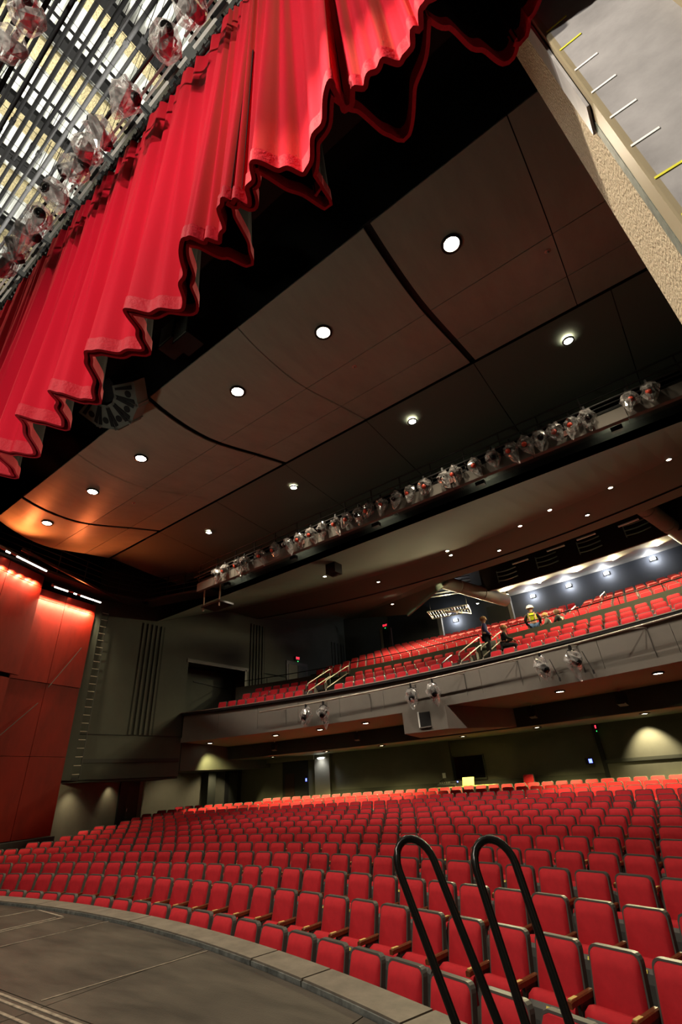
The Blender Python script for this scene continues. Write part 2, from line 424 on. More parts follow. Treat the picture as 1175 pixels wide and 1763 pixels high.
# lower side wall (recessed under the mass)
sl = struct(empty('wall_left_lower'), 'olive side wall below the overhang washed by warm lights')
PL = [(-21.5, 9.0), (-24.75, 15.9), (-26.3, 17.0), (-25.6, 21.3)]
for (p, q) in zip(PL, PL[1:]):
    MB().bar((p[0] - .1, p[1], .75), (q[0] - .1, q[1], .75), .2, 3.5).build('wall_length', 'wall_side_low', sl)
struct(MB().prism([(-22.3, 16.1, 2.5), (-22.3, 22.6, 2.5), (-27, 22.6, 2.5), (-27, 16.1, 2.5)], (0, 0, .2)).build('ceiling_side_low', 'wall_dark'))
struct(MB().box((-24.6, 13.2, 2.2), (4.7, 5.8, .08)).build('ceiling_side_soffit', 'wall_dark'))
d2 = struct(empty('door_2'), 'grey door in a dark frame in the low side wall')
pd, qd = Vector((-23.93, 14.15, 0)), Vector((-24.6, 15.57, 0)); nrm = Vector((.905, .425, 0))
MB().bar(pd + nrm * .03 + Vector((0, 0, .95)), qd + nrm * .03 + Vector((0, 0, .95)), .10, 2.6).build('door_frame', 'black', d2)
c_ = (pd * .38 + qd * .62) + nrm * .06
MB().bar(c_ + Vector((.16, -.42, .85)), c_ + Vector((-.19, .42, .85)), .10, 2.2).build('door_leaf', 'wall_dark', d2)
MB().box(c_ + Vector((.12, -.25, 1.0)), (.05, .05, .12)).build('door_handle', 'steel', d2)
struct(MB().box((-25.4, 20.6, 1.2), (.5, .55, 3)).build('column_side', 'wall_dark'))

MB().box((X0 - .3, 19.1, 3.3), (.6, 5.9, 1.65)).build('lower_return', 'wall_dark', lw)
# red splayed panels beside the far end of the stage
rp = struct(empty('wall_red_panels'), 'tall splayed red wall panels with glowing light along their tops')
def red_panel(p, q, z0, z1, th=.10, nm='panel'):
    MB().bar((p[0], p[1], (z0 + z1) / 2), (q[0], q[1], (z0 + z1) / 2), th, z1 - z0).build(nm, 'panel_red', rp)
def lerp2(p, q, t): return (p[0] + (q[0] - p[0]) * t, p[1] + (q[1] - p[1]) * t)
P1a, P1b = (-18.75, 3.3), (-20.79, 7.53); P2a, P2b = (-20.98, 7.30), (-21.66, 10.32)
for t0, t1 in ((0, .24), (.245, .62), (.625, 1)):
    red_panel(lerp2(P1a, P1b, t0), lerp2(P1a, P1b, t1), 5.76, 9.22); red_panel(lerp2(P1a, P1b, t0), lerp2(P1a, P1b, t1), 9.235, 9.72)
for t0, t1 in ((0, .50), (.506, 1)):
    red_panel(lerp2(P2a, P2b, t0), lerp2(P2a, P2b, t1), 5.68, 8.86); red_panel(lerp2(P2a, P2b, t0), lerp2(P2a, P2b, t1), 8.875, 9.30)
for z0, z1 in ((.45, 3.06), (3.075, 5.67)):
    for t0, t1 in ((0, .50), (.506, 1)): red_panel(lerp2((-21.02, 7.30), (-21.72, 10.32), t0), lerp2((-21.02, 7.30), (-21.72, 10.32), t1), z0, z1)
    for t0, t1 in ((0, .35), (.355, .70), (.705, 1)): red_panel(lerp2((-18.95, 3.3), (-21.0, 7.32), t0), lerp2((-18.95, 3.3), (-21.0, 7.32), t1), z0, z1)
for (p, q) in (((-21.50, 9.98, 7.3), (-21.20, 8.85, 5.5)), ((-21.16, 8.6, 4.9), (-20.8, 7.1, 3.3))):
    MB().bar((p[0] + .052, p[1], p[2]), (q[0] + .052, q[1], q[2]), .012, .025).build('diagonal_strip', 'maroon', rp)  # thin dark diagonal strips across the panel faces
MB().bar((-19.25, 3.2, 5.0), (-21.30, 7.36, 5.0), .04, 9.2).build('backing', 'maroon', rp)
struct(MB().bar((-18.7, 3.2, .2), (-21.9, 10.4, .2), .5, .45).build('baseboard_left', 'black'))
struct(MB().box((-22.1, 10.55, 5.9), (.4, .5, 7.3)).build('trim_3', 'wall_dark'))

# right side of the house and back shell (keeps the room closed)
struct(MB().box((4.2, 20, 6), (.3, 34, 15)).build('wall_right', 'wall_dark'))

# ---- rear orchestra wall
A0, A1 = -.402, .47
bw = struct(empty('wall_rear'), 'olive grey curved rear wall under the balcony')
segs = [(-.402, -.272), (-.270, -.236), (-.234, -.064), (-.062, .1085), (.1125, .22), (.2205, .33), (.3305, .47)]
for (a, b) in segs: MB().arc([(41.5, -.3), (41.9, -.3), (41.9, 3.1), (41.5, 3.1)], a, b, 6).build('wall_length', 'wall_back', bw)
MB().arc([(41.44, .2), (41.52, .2), (41.52, 1.16), (41.44, 1.16)], -.234, .108, 16).build('wainscot', 'wall_dark', bw)
MB().arc([(41.40, 1.50), (41.52, 1.50), (41.52, 1.62), (41.40, 1.62)], .1125, .47, 16).build('ledge', 'wall_dark', bw)
MB().arc([(41.46, .2), (41.52, .2), (41.52, 1.5), (41.46, 1.5)], .1125, .47, 16).build('wainscot', 'wall_back', bw)
MB().arc([(41.42, -.2), (41.60, -.2), (41.60, 3.05), (41.42, 3.05)], .1085, .1125, 1).build('slot', 'black', bw)
MB().arc([(41.2, 2.72), (41.5, 2.72), (41.5, 3.04), (41.2, 3.04)], -.335, -.246, 8).build('lintel', 'wall_side_low', bw)
MB().arc([(41.3, .0), (41.5, .0), (41.5, 3.04), (41.3, 3.04)], -.246, -.224, 3).build('pilaster', 'wall_side_low', bw)
MB().arc([(41.3, .0), (41.5, .0), (41.5, 3.0), (41.3, 3.0)], -.068, -.056, 2).build('pilaster', 'wall_back', bw)
d3 = struct(empty('door_3'), 'dark doorway below a pale lintel at the rear corner')
MB().arc([(41.42, .0), (41.52, .0), (41.52, 2.7), (41.42, 2.7)], -.296, -.258, 3).build('opening', 'black', d3)
MB().arc([(41.39, .0), (41.45, .0), (41.45, 2.1), (41.39, 2.1)], -.292, -.278, 2).build('door_leaf', 'maroon', d3)
d4 = struct(empty('door_4'), 'narrow grey door at the rear side corner')
MB().arc([(41.42, .0), (41.52, .0), (41.52, 2.6), (41.42, 2.6)], -.385, -.36, 2).build('opening', 'black', d4)
MB().arc([(41.38, .0), (41.46, .0), (41.46, 2.4), (41.38, 2.4)], -.378, -.366, 2).build('door_leaf', 'wall_dark', d4)
w1 = struct(empty('window_1'), 'black control booth window in the rear wall above the mixing desk')
MB().arc([(41.44, 1.28), (41.54, 1.28), (41.54, 2.22), (41.44, 2.22)], -.0535, -.0175, 3).build('pane', 'glass_black', w1)
MB().arc([(41.40, 1.20), (41.50, 1.20), (41.50, 1.28), (41.40, 1.28)], -.0545, -.0165, 3).build('window_sill', 'wall_dark', w1)
for a in (-.0545, -.0175): MB().arc([(41.40, 1.2), (41.5, 1.2), (41.5, 2.26), (41.40, 2.26)], a, a + .001, 1).build('window_frame', 'wall_dark', w1)

# ---- balcony: slab, soffits, fascia
SH = .0105
BA0, BA1 = -.375, .44
def bal_floor(R):
    if R < 37.2: return 4.92
    if R < 38.2: return 5.38
    if R < 39.2: return 5.77
    if R < 40.8: return 6.20
    j = int((R - 40.8) / 1.07); return 6.87 + .369 * j
prof = [(35.62, 4.55), (35.62, 4.92), (37.2, 4.92), (37.2, 5.38), (38.2, 5.38), (38.2, 5.77), (39.2, 5.77), (39.2, 6.2), (40.8, 6.2)]
for j in range(8): prof += [(40.8 + 1.07 * j, 6.87 + .369 * j), (40.8 + 1.07 * (j + 1), 6.87 + .369 * j)]
prof += [(50.0, 9.45), (50.0, 3.15), (38.5, 3.15), (38.5, 3.9), (35.62, 4.05)]
struct(MB().arc(prof, BA0, BA1, 48, shear=SH).build('floor_balcony', 'wall_dark'), 'stepped balcony floor')
MB_s = MB(); MB_s.arc([(35.5, 3.96), (38.4, 3.78), (38.4, 3.86), (35.5, 4.04)], BA0, BA1, 48, shear=SH)
struct(MB_s.build('ceiling_soffit_front', 'soffit'), 'lit brown soffit just under the balcony front')
struct(MB().arc([(38.35, 3.02), (38.5, 3.02), (38.5, 3.84), (38.35, 3.84)], -.34, BA1, 44, shear=.004).build('ceiling_bulkhead', 'wall_dark'))
struct(MB().arc([(38.4, 3.0), (41.7, 3.0), (41.7, 3.06), (38.4, 3.06)], -.34, BA1, 44, shear=.003).build('ceiling_soffit_rear', 'soffit'))
fa = struct(empty('balcony_front_wall'), 'curved grey balcony front in long panels')
fc = [BA0 + (BA1 - BA0) * i / 13 for i in range(14)]
for a, b in zip(fc, fc[1:]):
    MB().arc([(35.5, 3.94), (35.64, 3.94), (35.64, 5.2), (35.5, 5.2)], a + .0002, b - .0002, 4, shear=SH).build('panel', 'fascia', fa)
MB().arc([(35.36, 5.20), (35.86, 5.20), (35.86, 5.36), (35.36, 5.30)], BA0, BA1, 52, shear=SH).build('ledge_cap', 'black_metal', fa)
MB().arc([(35.34, 5.295), (35.40, 5.295), (35.40, 5.325), (35.34, 5.325)], BA0, BA1, 52, shear=SH).build('ledge_edge', 'pale_pipe', fa)
MB().arc([(35.45, 3.94), (35.5, 3.94), (35.5, 4.16), (35.45, 4.16)], BA0, BA1, 52, shear=SH).build('lower_band', 'fascia', fa)
# parapet behind the third balcony row, broken by two stair gaps
G1 = (ang_at(-8.3, 39.3), ang_at(-6.9, 39.3)); G2 = (ang_at(-16.9, 39.3), ang_at(-15.6, 39.3))
pp = struct(empty('wall_parapet'), 'low grey parapet between the front balcony rows and the cross aisle')
for a, b in ((BA0 + .03, G2[0]), (G2[1], G1[0]), (G1[1], BA1)):
    MB().arc([(39.2, 5.7), (39.34, 5.7), (39.34, 6.98), (39.2, 6.98)], a, b, 20, shear=SH).build('wall_length', 'wall_back', pp)
# ---- upper ceiling over the balcony
def ring(R, z, a0=-.36, a1=.40, n=40): return [pol(R, a0 + (a1 - a0) * i / n, z) for i in range(n + 1)]
uc = struct(empty('ceiling_upper'), 'dark sloping ceiling behind the catwalk with small recessed lamps')
r37, r40 = ring(37.6, 11.0), ring(40.0, 11.0)
m = MB(); m.sheet([[(max(-22.3, min(4.3, p.x)), 13.9, 9.42) for p in r37], r37], smooth=False); m.build('slope', 'ceiling_dark', uc)
MB().sheet([r37, r40], smooth=False).build('flat_band', 'ceiling_dark', uc)
MB().sheet([ring(39.9, 11.08), ring(40.3, 11.08)], smooth=False).build('groove', 'groove', uc)
MB().sheet([ring(40.18, 11.0, -.02), ring(41.0, 11.0, -.02)], smooth=False).build('flat_band', 'ceiling_dark', uc)
MB().sheet([ring(41.0, 11.0, -.02), ring(41.0, 13.4, -.02)], smooth=False).build('coffer_face', 'black', uc)
MB().sheet([ring(41.0, 13.4), ring(50.0, 13.4)], smooth=False).build('coffer_top', 'black', uc)
MB().arc([(45.2, 11.2), (45.35, 11.2), (45.35, 13.4), (45.2, 13.4)], -.005, .40, 24).build('bulkhead', 'maroon', uc)
MB().sheet([ring(45.2, 11.2, -.005, .232), ring(49.9, 12.05, -.005, .232)], smooth=False).build('rear_soffit', 'fascia', uc)
# left part of the ceiling runs back to the wall and ends in a raking edge
pa, pb = Vector((-10.15, 24.11, 11.0)), Vector((-14.93, 27.9, 11.0)); bl = Vector((-22.2, 31.0, 13.0)); fl = pol(40.18, ang_at(-22.2, 40.18), 11.0)
arcpts = [pol(40.18, ang_at(-22.2 + (12.05) * i / 8, 40.18), 11.0) for i in range(9)]
MB().add(arcpts + [pa, pb, bl], [(0, i, i + 1) for i in ()] + [(11, i + 1, i) for i in range(10)]).build('side_ceiling', 'ceiling_dark', uc)
MB().add([pa, pb, pb + Vector((0, 0, 2.4)), pa + Vector((0, 0, 2.4))], [(0, 1, 2, 3)]).build('raking_edge', 'black', uc)
MB().bar(pa + Vector((0, 0, -.04)), pb + Vector((0, 0, -.04)), .12, .14).build('edge_bead', 'ceiling_dark', uc)
struct(MB().arc([(49.9, 8.5), (50.3, 8.5), (50.3, 13.5), (49.9, 13.5)], -.27, .42, 30).build('wall_balcony_rear', 'wall_balcony_back'), 'blue black rear wall of the balcony with bright wash lights')
for nm, a0_, a1_, z1, m_ in (('wall_rear_pilaster', -.1115, -.1055, 12.0, 'fascia'), ('wall_rear_pilaster', -.0055, -.0005, 12.0, 'fascia'), ('wall_rear_niche', -.1305, -.1120, 11.9, 'black'), ('wall_rear_niche', -.036, -.006, 11.6, 'black')):
    struct(MB().arc([(49.6, 9.0), (49.92, 9.0), (49.92, z1), (49.6, z1)], a0_, a1_, 2).build(nm, m_))
struct(MB().bar((-22.3, 30.6, 10.5), (-18.4, 32.4, 10.5), .3, 5.0).build('wall_rear_corner', 'wall_dark'))

# ================================================================== LAMPS OF THE HOUSE
def downlight_meshes(r, m):
    ring_ = MB().lathe([(r * 1.02, .0), (r * 1.35, -.005), (r * 1.38, .03), (r * 1.02, .05)], 20, cap=False).mesh('trim_ring', 'black_metal')
    lens = MB().lathe([(0.0005, .012), (r * .6, .006), (r, .012)], 20).mesh('lens', m)
    return ring_, lens
DL = {k: downlight_meshes(*v) for k, v in dict(big=(.15, 'lamp_warm'), mid=(.11, 'lamp_warm'), small=(.085, 'lamp_soft'), sof=(.14, 'lamp_soft')).items()}
def downlight(kind, loc, label, group, watts=0, deg=120, color=(1, .84, .62), target=None, blend=.7):
    o = tag(empty('downlight', loc), label, 'light', group)
    link('trim_ring', DL[kind][0], o); link('lens', DL[kind][1], o)
    if watts:
        t = target or (loc[0], loc[1] + .001, loc[2] - 5)
        spot('downlight_beam', (loc[0], loc[1], loc[2] - .06), t, watts, deg, color, blend, .10)
    return o
HW = 380
for i, x in enumerate((-17.58, -14.41, -11.62, -7.29, -4.41, -1.18)):
    downlight('big', (x, 6.02, cloud_z(6.02) - .035), 'bright round downlight in the front ceiling cloud, %s from the red panels' % nth(i + 1), 'downlights in the front ceiling cloud', HW * (.6 if i == 0 else 1.15), 60 if i == 0 else 104)
for i, (x, y) in enumerate(((-15.09, 11.36), (-10.05, 11.21), (-4.77, 10.91), (-.03, 10.85))):
    downlight('mid', (x, y, 11.14), 'small round downlight in the rear ceiling panels, %s from the left' % nth(i + 1), 'downlights in the rear ceiling panels', HW, 130)
for i, (x, y) in enumerate(((-13.2, 16.85), (-12.95, 21.3), (-14.45, 25.15), (-8.16, 20.08), (-8.36, 20.92), (-6.34, 22.18), (-4.62, 20.27), (-3.08, 19.32), (-2.01, 21.39), (-.72, 19.56), (1.37, 18.79))):
    R = math.hypot(x - CX, y - CY)
    z = 10.96 if R >= 37.6 else 9.42 + 1.58 * (y - 13.9) / (math.sqrt(37.6 ** 2 - (x - CX) ** 2) + CY - 13.9) - .03
    downlight('small', (x, y, z), 'tiny recessed lamp in the upper ceiling, %s counting along from the left' % nth(i + 1), 'small lamps in the upper ceiling', 950 if i in (1, 2, 5, 7, 8, 9, 10) else 0, 125, (1, .87, .50), (x, y + 4, z - 6))
# under-balcony soffit lamps
for i, x in enumerate((-21.6, -18.0, -15.6, -13.2, -9.4, -4.6, -1.4)):
    a = ang_at(x, 36.5)
    p = pol(36.5, a, 3.86 + SH * x)
    downlight('sof', p, 'oblong soffit lamp under the balcony front edge, %s from the left end' % nth(i + 1), 'lamps under the balcony front', 1300, 88, (1, .86, .36), tuple(pol(38.3, a, 0)))
for i, x in enumerate((-20.4, -17.3, -14.2, -10.0, -6.6, -2.5)):
    a = ang_at(x, 39.3)
    p = pol(39.3, a, 2.975 + .003 * x)
    downlight('sof', p, 'small soffit lamp deep under the balcony near the rear wall, %s from the left' % nth(i + 1), 'lamps near the rear wall', 1900, 112, (1, .85, .34))
# pendant heads and wall washers at the top of the balcony
for i, a in enumerate((-.0752, -.0329, .0107, .0566, .1052, .1498, .1985)):
    z = (11.13, 11.35, 11.45, 11.61, 11.65, 11.69, 11.70)[i]
    o = tag(empty('pendant_lamp', pol(47.5, a, z)), 'small stem-hung lamp at the back of the balcony, %s from the left' % nth(i + 1), 'light', 'stem-hung lamps at the back of the balcony')
    MB().lathe([(.05, .16), (.085, .12), (.09, .0), (.07, .0)], 14).build('shade', 'black_metal', o)
    MB().lathe([(.0005, -.008), (.07, -.004), (.0701, .01)], 14).build('lens', 'lamp_warm', o)
    MB().tube([(0, 0, .15), (0, 0, .5)], .015, 6).build('stem', 'black_metal', o)
    q = pol(47.5, a, z - .1); spot('pendant_beam', q, (q.x * .98, q.y - 3.6, q.z - 3.4), 3000, 130, (1, .86, .46), .6, .08)
for i, a in enumerate((-.0853, .0296, .0779, .1256, .1791)):
    z = (11.25, 11.62, 11.66, 11.74, 11.76)[i]
    o = tag(empty('wall_washer', pol(49.6, a, z), -a), 'glaring white wall light on the balcony rear wall, %s from the left' % nth(i + 1), 'light', 'white wall lights on the balcony rear wall')
    MB().box((0, .24, 0), (.30, .10, .16)).build('housing', 'white_metal', o)
    MB().box((0, .18, .02), (.26, .02, .12)).build('lens', 'lamp_white', o)
    q = pol(49.62, a, z + .02)
    l = bpy.data.lights.new('washer_glow', 'POINT'); l.energy = 170; l.color = (.90, .94, 1); l.shadow_soft_size = .08
    lo = bpy.data.objects.new('washer_glow', l); COL.objects.link(lo); lo.location = q
# lower wall lights
o = tag(empty('wall_washer', pol(41.2, -.235, 2.70), .235), 'glaring white wall light under the pale rear lintel', 'light')
MB().box((0, .05, .06), (.5, .08, .06)).build('housing', 'white_metal', o); MB().box((0, .0, .03), (.34, .05, .04)).build('lens', 'lamp_white', o)
spot('washer_glow', pol(41.0, -.235, 2.78), pol(41.35, -.235, 1.2), 60, 120, (.92, .95, 1), .9, .1)
spot('wall_scallop', pol(40.7, .158, 2.94), pol(41.5, .158, 1.5), 700, 84, (1, .84, .50), .7, .05)
for (p, t, wt) in (((-21.9, 11.3, 2.1), (-22.5, 11.35, .3), 22), ((-24.1, 17.8, 2.44), (-25.8, 18.2, .5), 40), ((-24.3, 20.4, 2.44), (-25.7, 20.6, .5), 40), ((-23.3, 21.4, 2.9), (-24.2, 22.4, .9), 25), ((-23.2, 13.5, 2.1), (-24.0, 13.6, .2), 9)):
    spot('wall_scallop', p, t, wt * 3.2, 105, (1, .84, .52), .9, .05)
# strip lights over the red panels
for i, (p, q) in enumerate((((-19.0, 4.1, 9.66), (-20.55, 7.35, 9.66)), ((-20.85, 7.75, 9.24), (-21.45, 10.2, 9.24)))):
    p, q = Vector(p) + Vector((.55, 0, 0)), Vector(q) + Vector((.55, 0, 0))
    o = tag(empty('strip_light'), ('strip light above the nearer glowing red panel at the picture edge', 'strip light above the red panel next to the ladder')[i], 'light', 'strip lights over the red panels')
    MB().bar(p + Vector((0, 0, .05)), q + Vector((0, 0, .05)), .12, .07).build('housing', 'dark_steel', o)
    for t0, t1 in ((.05, .30), (.42, .47), (.56, .98)):
        MB().bar(p + (q - p) * t0, p + (q - p) * t1, .045, .04).build('tube', 'lamp_strip', o)
    for t in (.05, .17, .29, .41, .53, .65, .77, .89, .98):
        c = p + (q - p) * t
        spot('strip_beam', c + Vector((-.46, -.04, -.34)), c + Vector((-.75, -.12, -.62)), 190, 150, (1, .82, .50), .8, .03)
    c = (p + q) / 2; area('strip_beam', c + Vector((-.05, 0, -.06)), c + Vector((-.62, 0, -3.5)), 10, .12, (q - p).length, (1, .60, .32))
    spot('strip_spill', c + Vector((.2, 0, .1)), c + Vector((3.4, -.3, 1.7)), 300, 150, (1, .20, .05), .8, .2)

# ================================================================== SEATS
def rounded_poly(w0, w1, h, r, n=4):
    """outline in (x,z): width w0 at the bottom, w1 at the top, height h, rounded top corners"""
    pts = [(-w0 / 2, .02), (-w0 / 2 + .02, 0), (w0 / 2 - .02, 0), (w0 / 2, .02)]
    for i in range(n + 1):
        q = PI / 2 * i / n; pts.append((w1 / 2 - r + r * math.cos(q), h - r + r * math.sin(q)))
    for i in range(n + 1):
        q = PI / 2 + PI / 2 * i / n; pts.append((-w1 / 2 + r + r * math.cos(q), h - r + r * math.sin(q)))
    return pts
def tilt(p, z0=.30, slope=.22): return Vector((p[0], p[1] - .13 + (p[2] - z0) * slope, p[2]))
def seat_parts(n=4):
    H0 = .30
    outer = rounded_poly(.508, .478, .62, .065, n)
    inner = [(x * .935, .012 + z * .955) for x, z in outer]
    mid = [(x * .80, .055 + z * .70) for x, z in outer]
    k = len(outer)
    fr = MB()
    vs = [tilt((x, -.012, H0 + z)) for x, z in outer] + [tilt((x, -.012, H0 + z)) for x, z in inner] + [tilt((x, .045, H0 + z)) for x, z in outer] 
    fs = [(i, i + k, (i + 1) % k + k, (i + 1) % k) for i in range(k)] + [((i + 1) % k, (i + 1) % k + 2 * k, i + 2 * k, i) for i in range(k)] + [tuple(range(2 * k, 3 * k))]
    fr.add([tuple(v) for v in vs], fs)
    bk = MB()
    vs = [tilt((x, .0, H0 + z)) for x, z in inner] + [tilt((x, -.022, H0 + z)) for x, z in [(a * .985, .006 + b * .985) for a, b in inner]] + [tilt((x, -.052, H0 + z)) for x, z in mid]
    fs = [((i + 1) % k, i, i + k, (i + 1) % k + k) for i in range(k)] + [((i + 1) % k + k, i + k, i + 2 * k, (i + 1) % k + 2 * k) for i in range(k)] + [tuple(range(3 * k - 1, 2 * k - 1, -1))]
    fs = [tuple(reversed(f)) for f in fs]
    bk.add([tuple(v) for v in vs], fs, 0, True)
    cu_ = MB(); cs = []
    sec = [(-.115, .30), (-.10, .50), (-.135, .545), (-.20, .555), (-.265, .53), (-.285, .49), (-.285, .30)]
    for x in (-.235, -.22, .22, .235):
        s = .93 if abs(x) > .23 else 1
        cs.append([(x, -.2 + (y + .2) * s, .42 + (z - .42) * s) for y, z in sec])
    cu_.sheet(cs); cu_.add(cs[0], [tuple(range(7))]); cu_.add(cs[-1], [tuple(range(6, -1, -1))])
    pn = MB(); sec = [(-.287, .24), (-.287, .505), (-.335, .475), (-.35, .40), (-.335, .24)]
    ps = [[(x, y, z) for y, z in sec] for x in (-.235, -.20, .20, .235)]
    for i in (0, 3): ps[i] = [(ps[i][j][0], -.287 + (ps[i][j][1] + .287) * .55, ps[i][j][2] - (.02 if j else 0)) for j in range(5)]
    pn.sheet(ps, smooth=False); pn.add(ps[0], [tuple(range(5))]); pn.add(ps[-1], [tuple(range(4, -1, -1))])
    npl = MB().box((.02, -.328, .487), (.06, .014, .03), M=Matrix.Rotation(-.55, 4, 'X'))
    ar = MB(); asec = [(-.026, -.022), (.026, -.022), (.026, .014), (.017, .024), (-.017, .024), (-.026, .014)]
    rows = [[(.2825 + x, y, .585 + z + dz) for x, z in asec + asec[:1]] for y, dz in ((-.05, .01), (-.37, .0), (-.395, -.006))]
    ar.sheet(rows, smooth=False); ar.add(rows[0][:6], [tuple(range(6))]); ar.add(rows[-1][:6], [tuple(range(5, -1, -1))])
    apl = MB().box((.2825, -.325, .6125), (.036, .095, .007))
    sd = MB().box((.2825, -.14, .29), (.036, .26, .58)); sd.box((.2825, -.16, .02), (.05, .36, .03))
    return dict(fr=fr, bk=bk, cu=cu_, pn=pn, np=npl, ar=ar, ap=apl, sd=sd)
SP = seat_parts(4); SPL = seat_parts(2)
SM = {k: SP[k].mesh(n, m) for k, n, m in (('fr', 'back_frame', 'seat_frame'), ('bk', 'backrest', 'seat_red'), ('cu', 'seat_cushion', 'seat_red'), ('pn', 'seat_pan', 'seat_pan'), ('np', 'number_plate', 'plate'), ('ar', 'armrest', 'arm_wood'), ('ap', 'armrest_plate', 'brass'), ('sd', 'leg', 'seat_frame'))}
SML = {k: SPL[k].mesh(n, m) for k, n, m in (('fr', 'back_frame', 'seat_frame'), ('bk', 'backrest', 'seat_red'))}
lo_ = MB(); lo_.add(SPL['cu'].v, SPL['cu'].f, 0); lo_.add(SPL['pn'].v, SPL['pn'].f, 1); lo_.add(SPL['ar'].v, SPL['ar'].f, 2); lo_.add(SPL['sd'].v, SPL['sd'].f, 1)
SML['st'] = lo_.mesh('seat', ['seat_red', 'seat_pan', 'arm_wood'])
SEATH = .92
def make_seat(loc, a, label, group, detail, name='auditorium_chair', cat='seat'):
    o = tag(empty(name, loc, -a), label, cat, group)
    if detail:
        link('back_frame', SM['fr'], o); link('backrest', SM['bk'], o); link('seat_cushion', SM['cu'], o)
        p = link('seat_pan', SM['pn'], o); link('number_plate', SM['np'], p)
        r = link('armrest', SM['ar'], o); link('armrest_plate', SM['ap'], r); link('leg', SM['sd'], o)
    else:
        link('back_frame', SML['fr'], o); link('backrest', SML['bk'], o); link('seat', SML['st'], o)
    return o
STUFF = {}
def stuff_seat(key, loc, a):
    mb = STUFF.setdefault(key, MB()); M = Matrix.Translation(loc) @ Matrix.Rotation(-a, 4, 'Z')
    for k, mi in (('fr', 1), ('bk', 0)): mb.add([M @ Vector(v) for v in SPL[k].v], SPL[k].f, mi)
    mb.add([M @ Vector(v) for v in SPL['cu'].v], SPL['cu'].f, 0); mb.add([M @ Vector(v) for v in SPL['pn'].v], SPL['pn'].f, 1)
ROW_A = [.2978, .3099, .2988, .2952, .2788, .2609, .2456, .2324, .2197, .2087, .1966, .1853, .1835, .1723, .1694]
ROW_Z = [.0, .10, .165, .238, .29, .36, .425, .498, .56, .63, .70, .77, .85, .93, 1.02]
count = 0
for k in range(15):
    R = 22.9 + 1.17 * k; st = .566 / R
    seats = []
    j = -80
    while j < 40:
        a = ROW_A[k] + j * st; j += 1
        p = pol(R, a)
        xl = -21.0 - max(0, p.y - 9.8) * .50 if k < 14 else -21.2
        if k < 5: xl = -19.6 - k * .35
        if p.x < xl or p.x > min(3.6, 2.6 + .16 * k) or a > .46: continue
        if k == 0 and p.x > .5: continue
        c = proj((p.x, p.y, ROW_Z[k] - .15)); inside = -25 < c[0] < 1200 and c[1] < 1800
        seats.append((a, p, inside, c[0]))
    seats.sort(key=lambda s: -s[3])
    n = 0
    for a, p, inside, cx_ in seats:
        loc = (p.x, p.y, ROW_Z[k] - SEATH)
        if inside and count < 312:
            n += 1; count += 1
            lab = 'red theatre seat, %s row from the stage, %s from the right picture edge' % (nth(k + 1), nth(n))
            make_seat(loc, a, lab, 'orchestra seats', k < 6)
        else:
            stuff_seat('orchestra', loc, a)
    for a, p, inside, cx_ in []: pass
print('orchestra individuals', count)
# balcony seats: three front rows, then the upper block
def bal_seat_ok(p, R):
    if R < 39.2:
        return not any(ang_at(g0, 39.3) - .002 < math.atan2(p.x - CX, p.y - CY) < ang_at(g1, 39.3) + .002 for g0, g1 in ((-8.35, -7.0), (-16.9, -15.5)))
    return True
bcount = 0
BROWS = [(36.75, 5.78), (37.8, 6.24), (38.8, 6.63)] + [(41.6 + 1.07 * j, 7.74 + .369 * j) for j in range(8)]
for k, (R, zt) in enumerate(BROWS):
    st = .566 / R; seats = []
    for j in range(-60, 40):
        a = (.1957 if k < 3 else .193) + (j + (.5 if k % 2 else 0)) * st
        p = pol(R, a)
        xl = -21.3 if k < 3 else -19.4 + (k - 3) * .12
        if p.x < xl or p.x > 2.9 or not bal_seat_ok(p, R): continue
        if k >= 3 and (-.035 + .0 * k < a - .115 < -.012 and k > 4): continue
        z = zt + SH * p.x
        c = proj((p.x, p.y, z)); seats.append((a, p, z, 0 < c[0] < 1185, c[0]))
    seats.sort(key=lambda s: -s[4]); n = 0
    for a, p, z, inside, _ in seats:
        loc = (p.x, p.y, z - SEATH + .06)
        if inside and bcount < 290:
            n += 1; bcount += 1
            lab = 'red balcony seat, %s balcony row behind the rail, %s from the right picture edge' % (nth(k + 1), nth(n))
            o = make_seat(loc, a, lab, 'balcony seats', False, 'balcony_chair') if k < 3 else None
            if o is None:
                me = SML.get('one')
                if me is None:
                    b = MB(); b.add(SPL['fr'].v, SPL['fr'].f, 1); b.add(SPL['bk'].v, SPL['bk'].f, 0); b.add(SPL['cu'].v, SPL['cu'].f, 0); b.add(SPL['pn'].v, SPL['pn'].f, 1)
                    me = SML['one'] = b.mesh('balcony_chair', ['seat_red', 'seat_pan'])
                o = link('balcony_chair', me); o.location = loc; o.rotation_euler = (0, 0, -a); tag(o, lab, 'seat', 'balcony seats')
        else: stuff_seat('balcony', loc, a)
print('balcony individuals', bcount)
for key, lab in (('orchestra', 'rearmost rows of red seats under the balcony lamps'), ('balcony', 'highest rows of red seats at the back of the balcony')):
    if key in STUFF:
        o = STUFF[key].build('rear_seats_' + key, ['seat_red', 'seat_pan']); o['kind'] = 'stuff'; tag(o, lab, 'seats')
# one lone seat behind the last row
make_seat(tuple(pol(41.0, ang_at(-8.0, 41.0), 1.30 - SEATH)), ang_at(-8.0, 41.0), 'single dark red seat standing alone behind the last orchestra row', None, False, 'auditorium_chair')

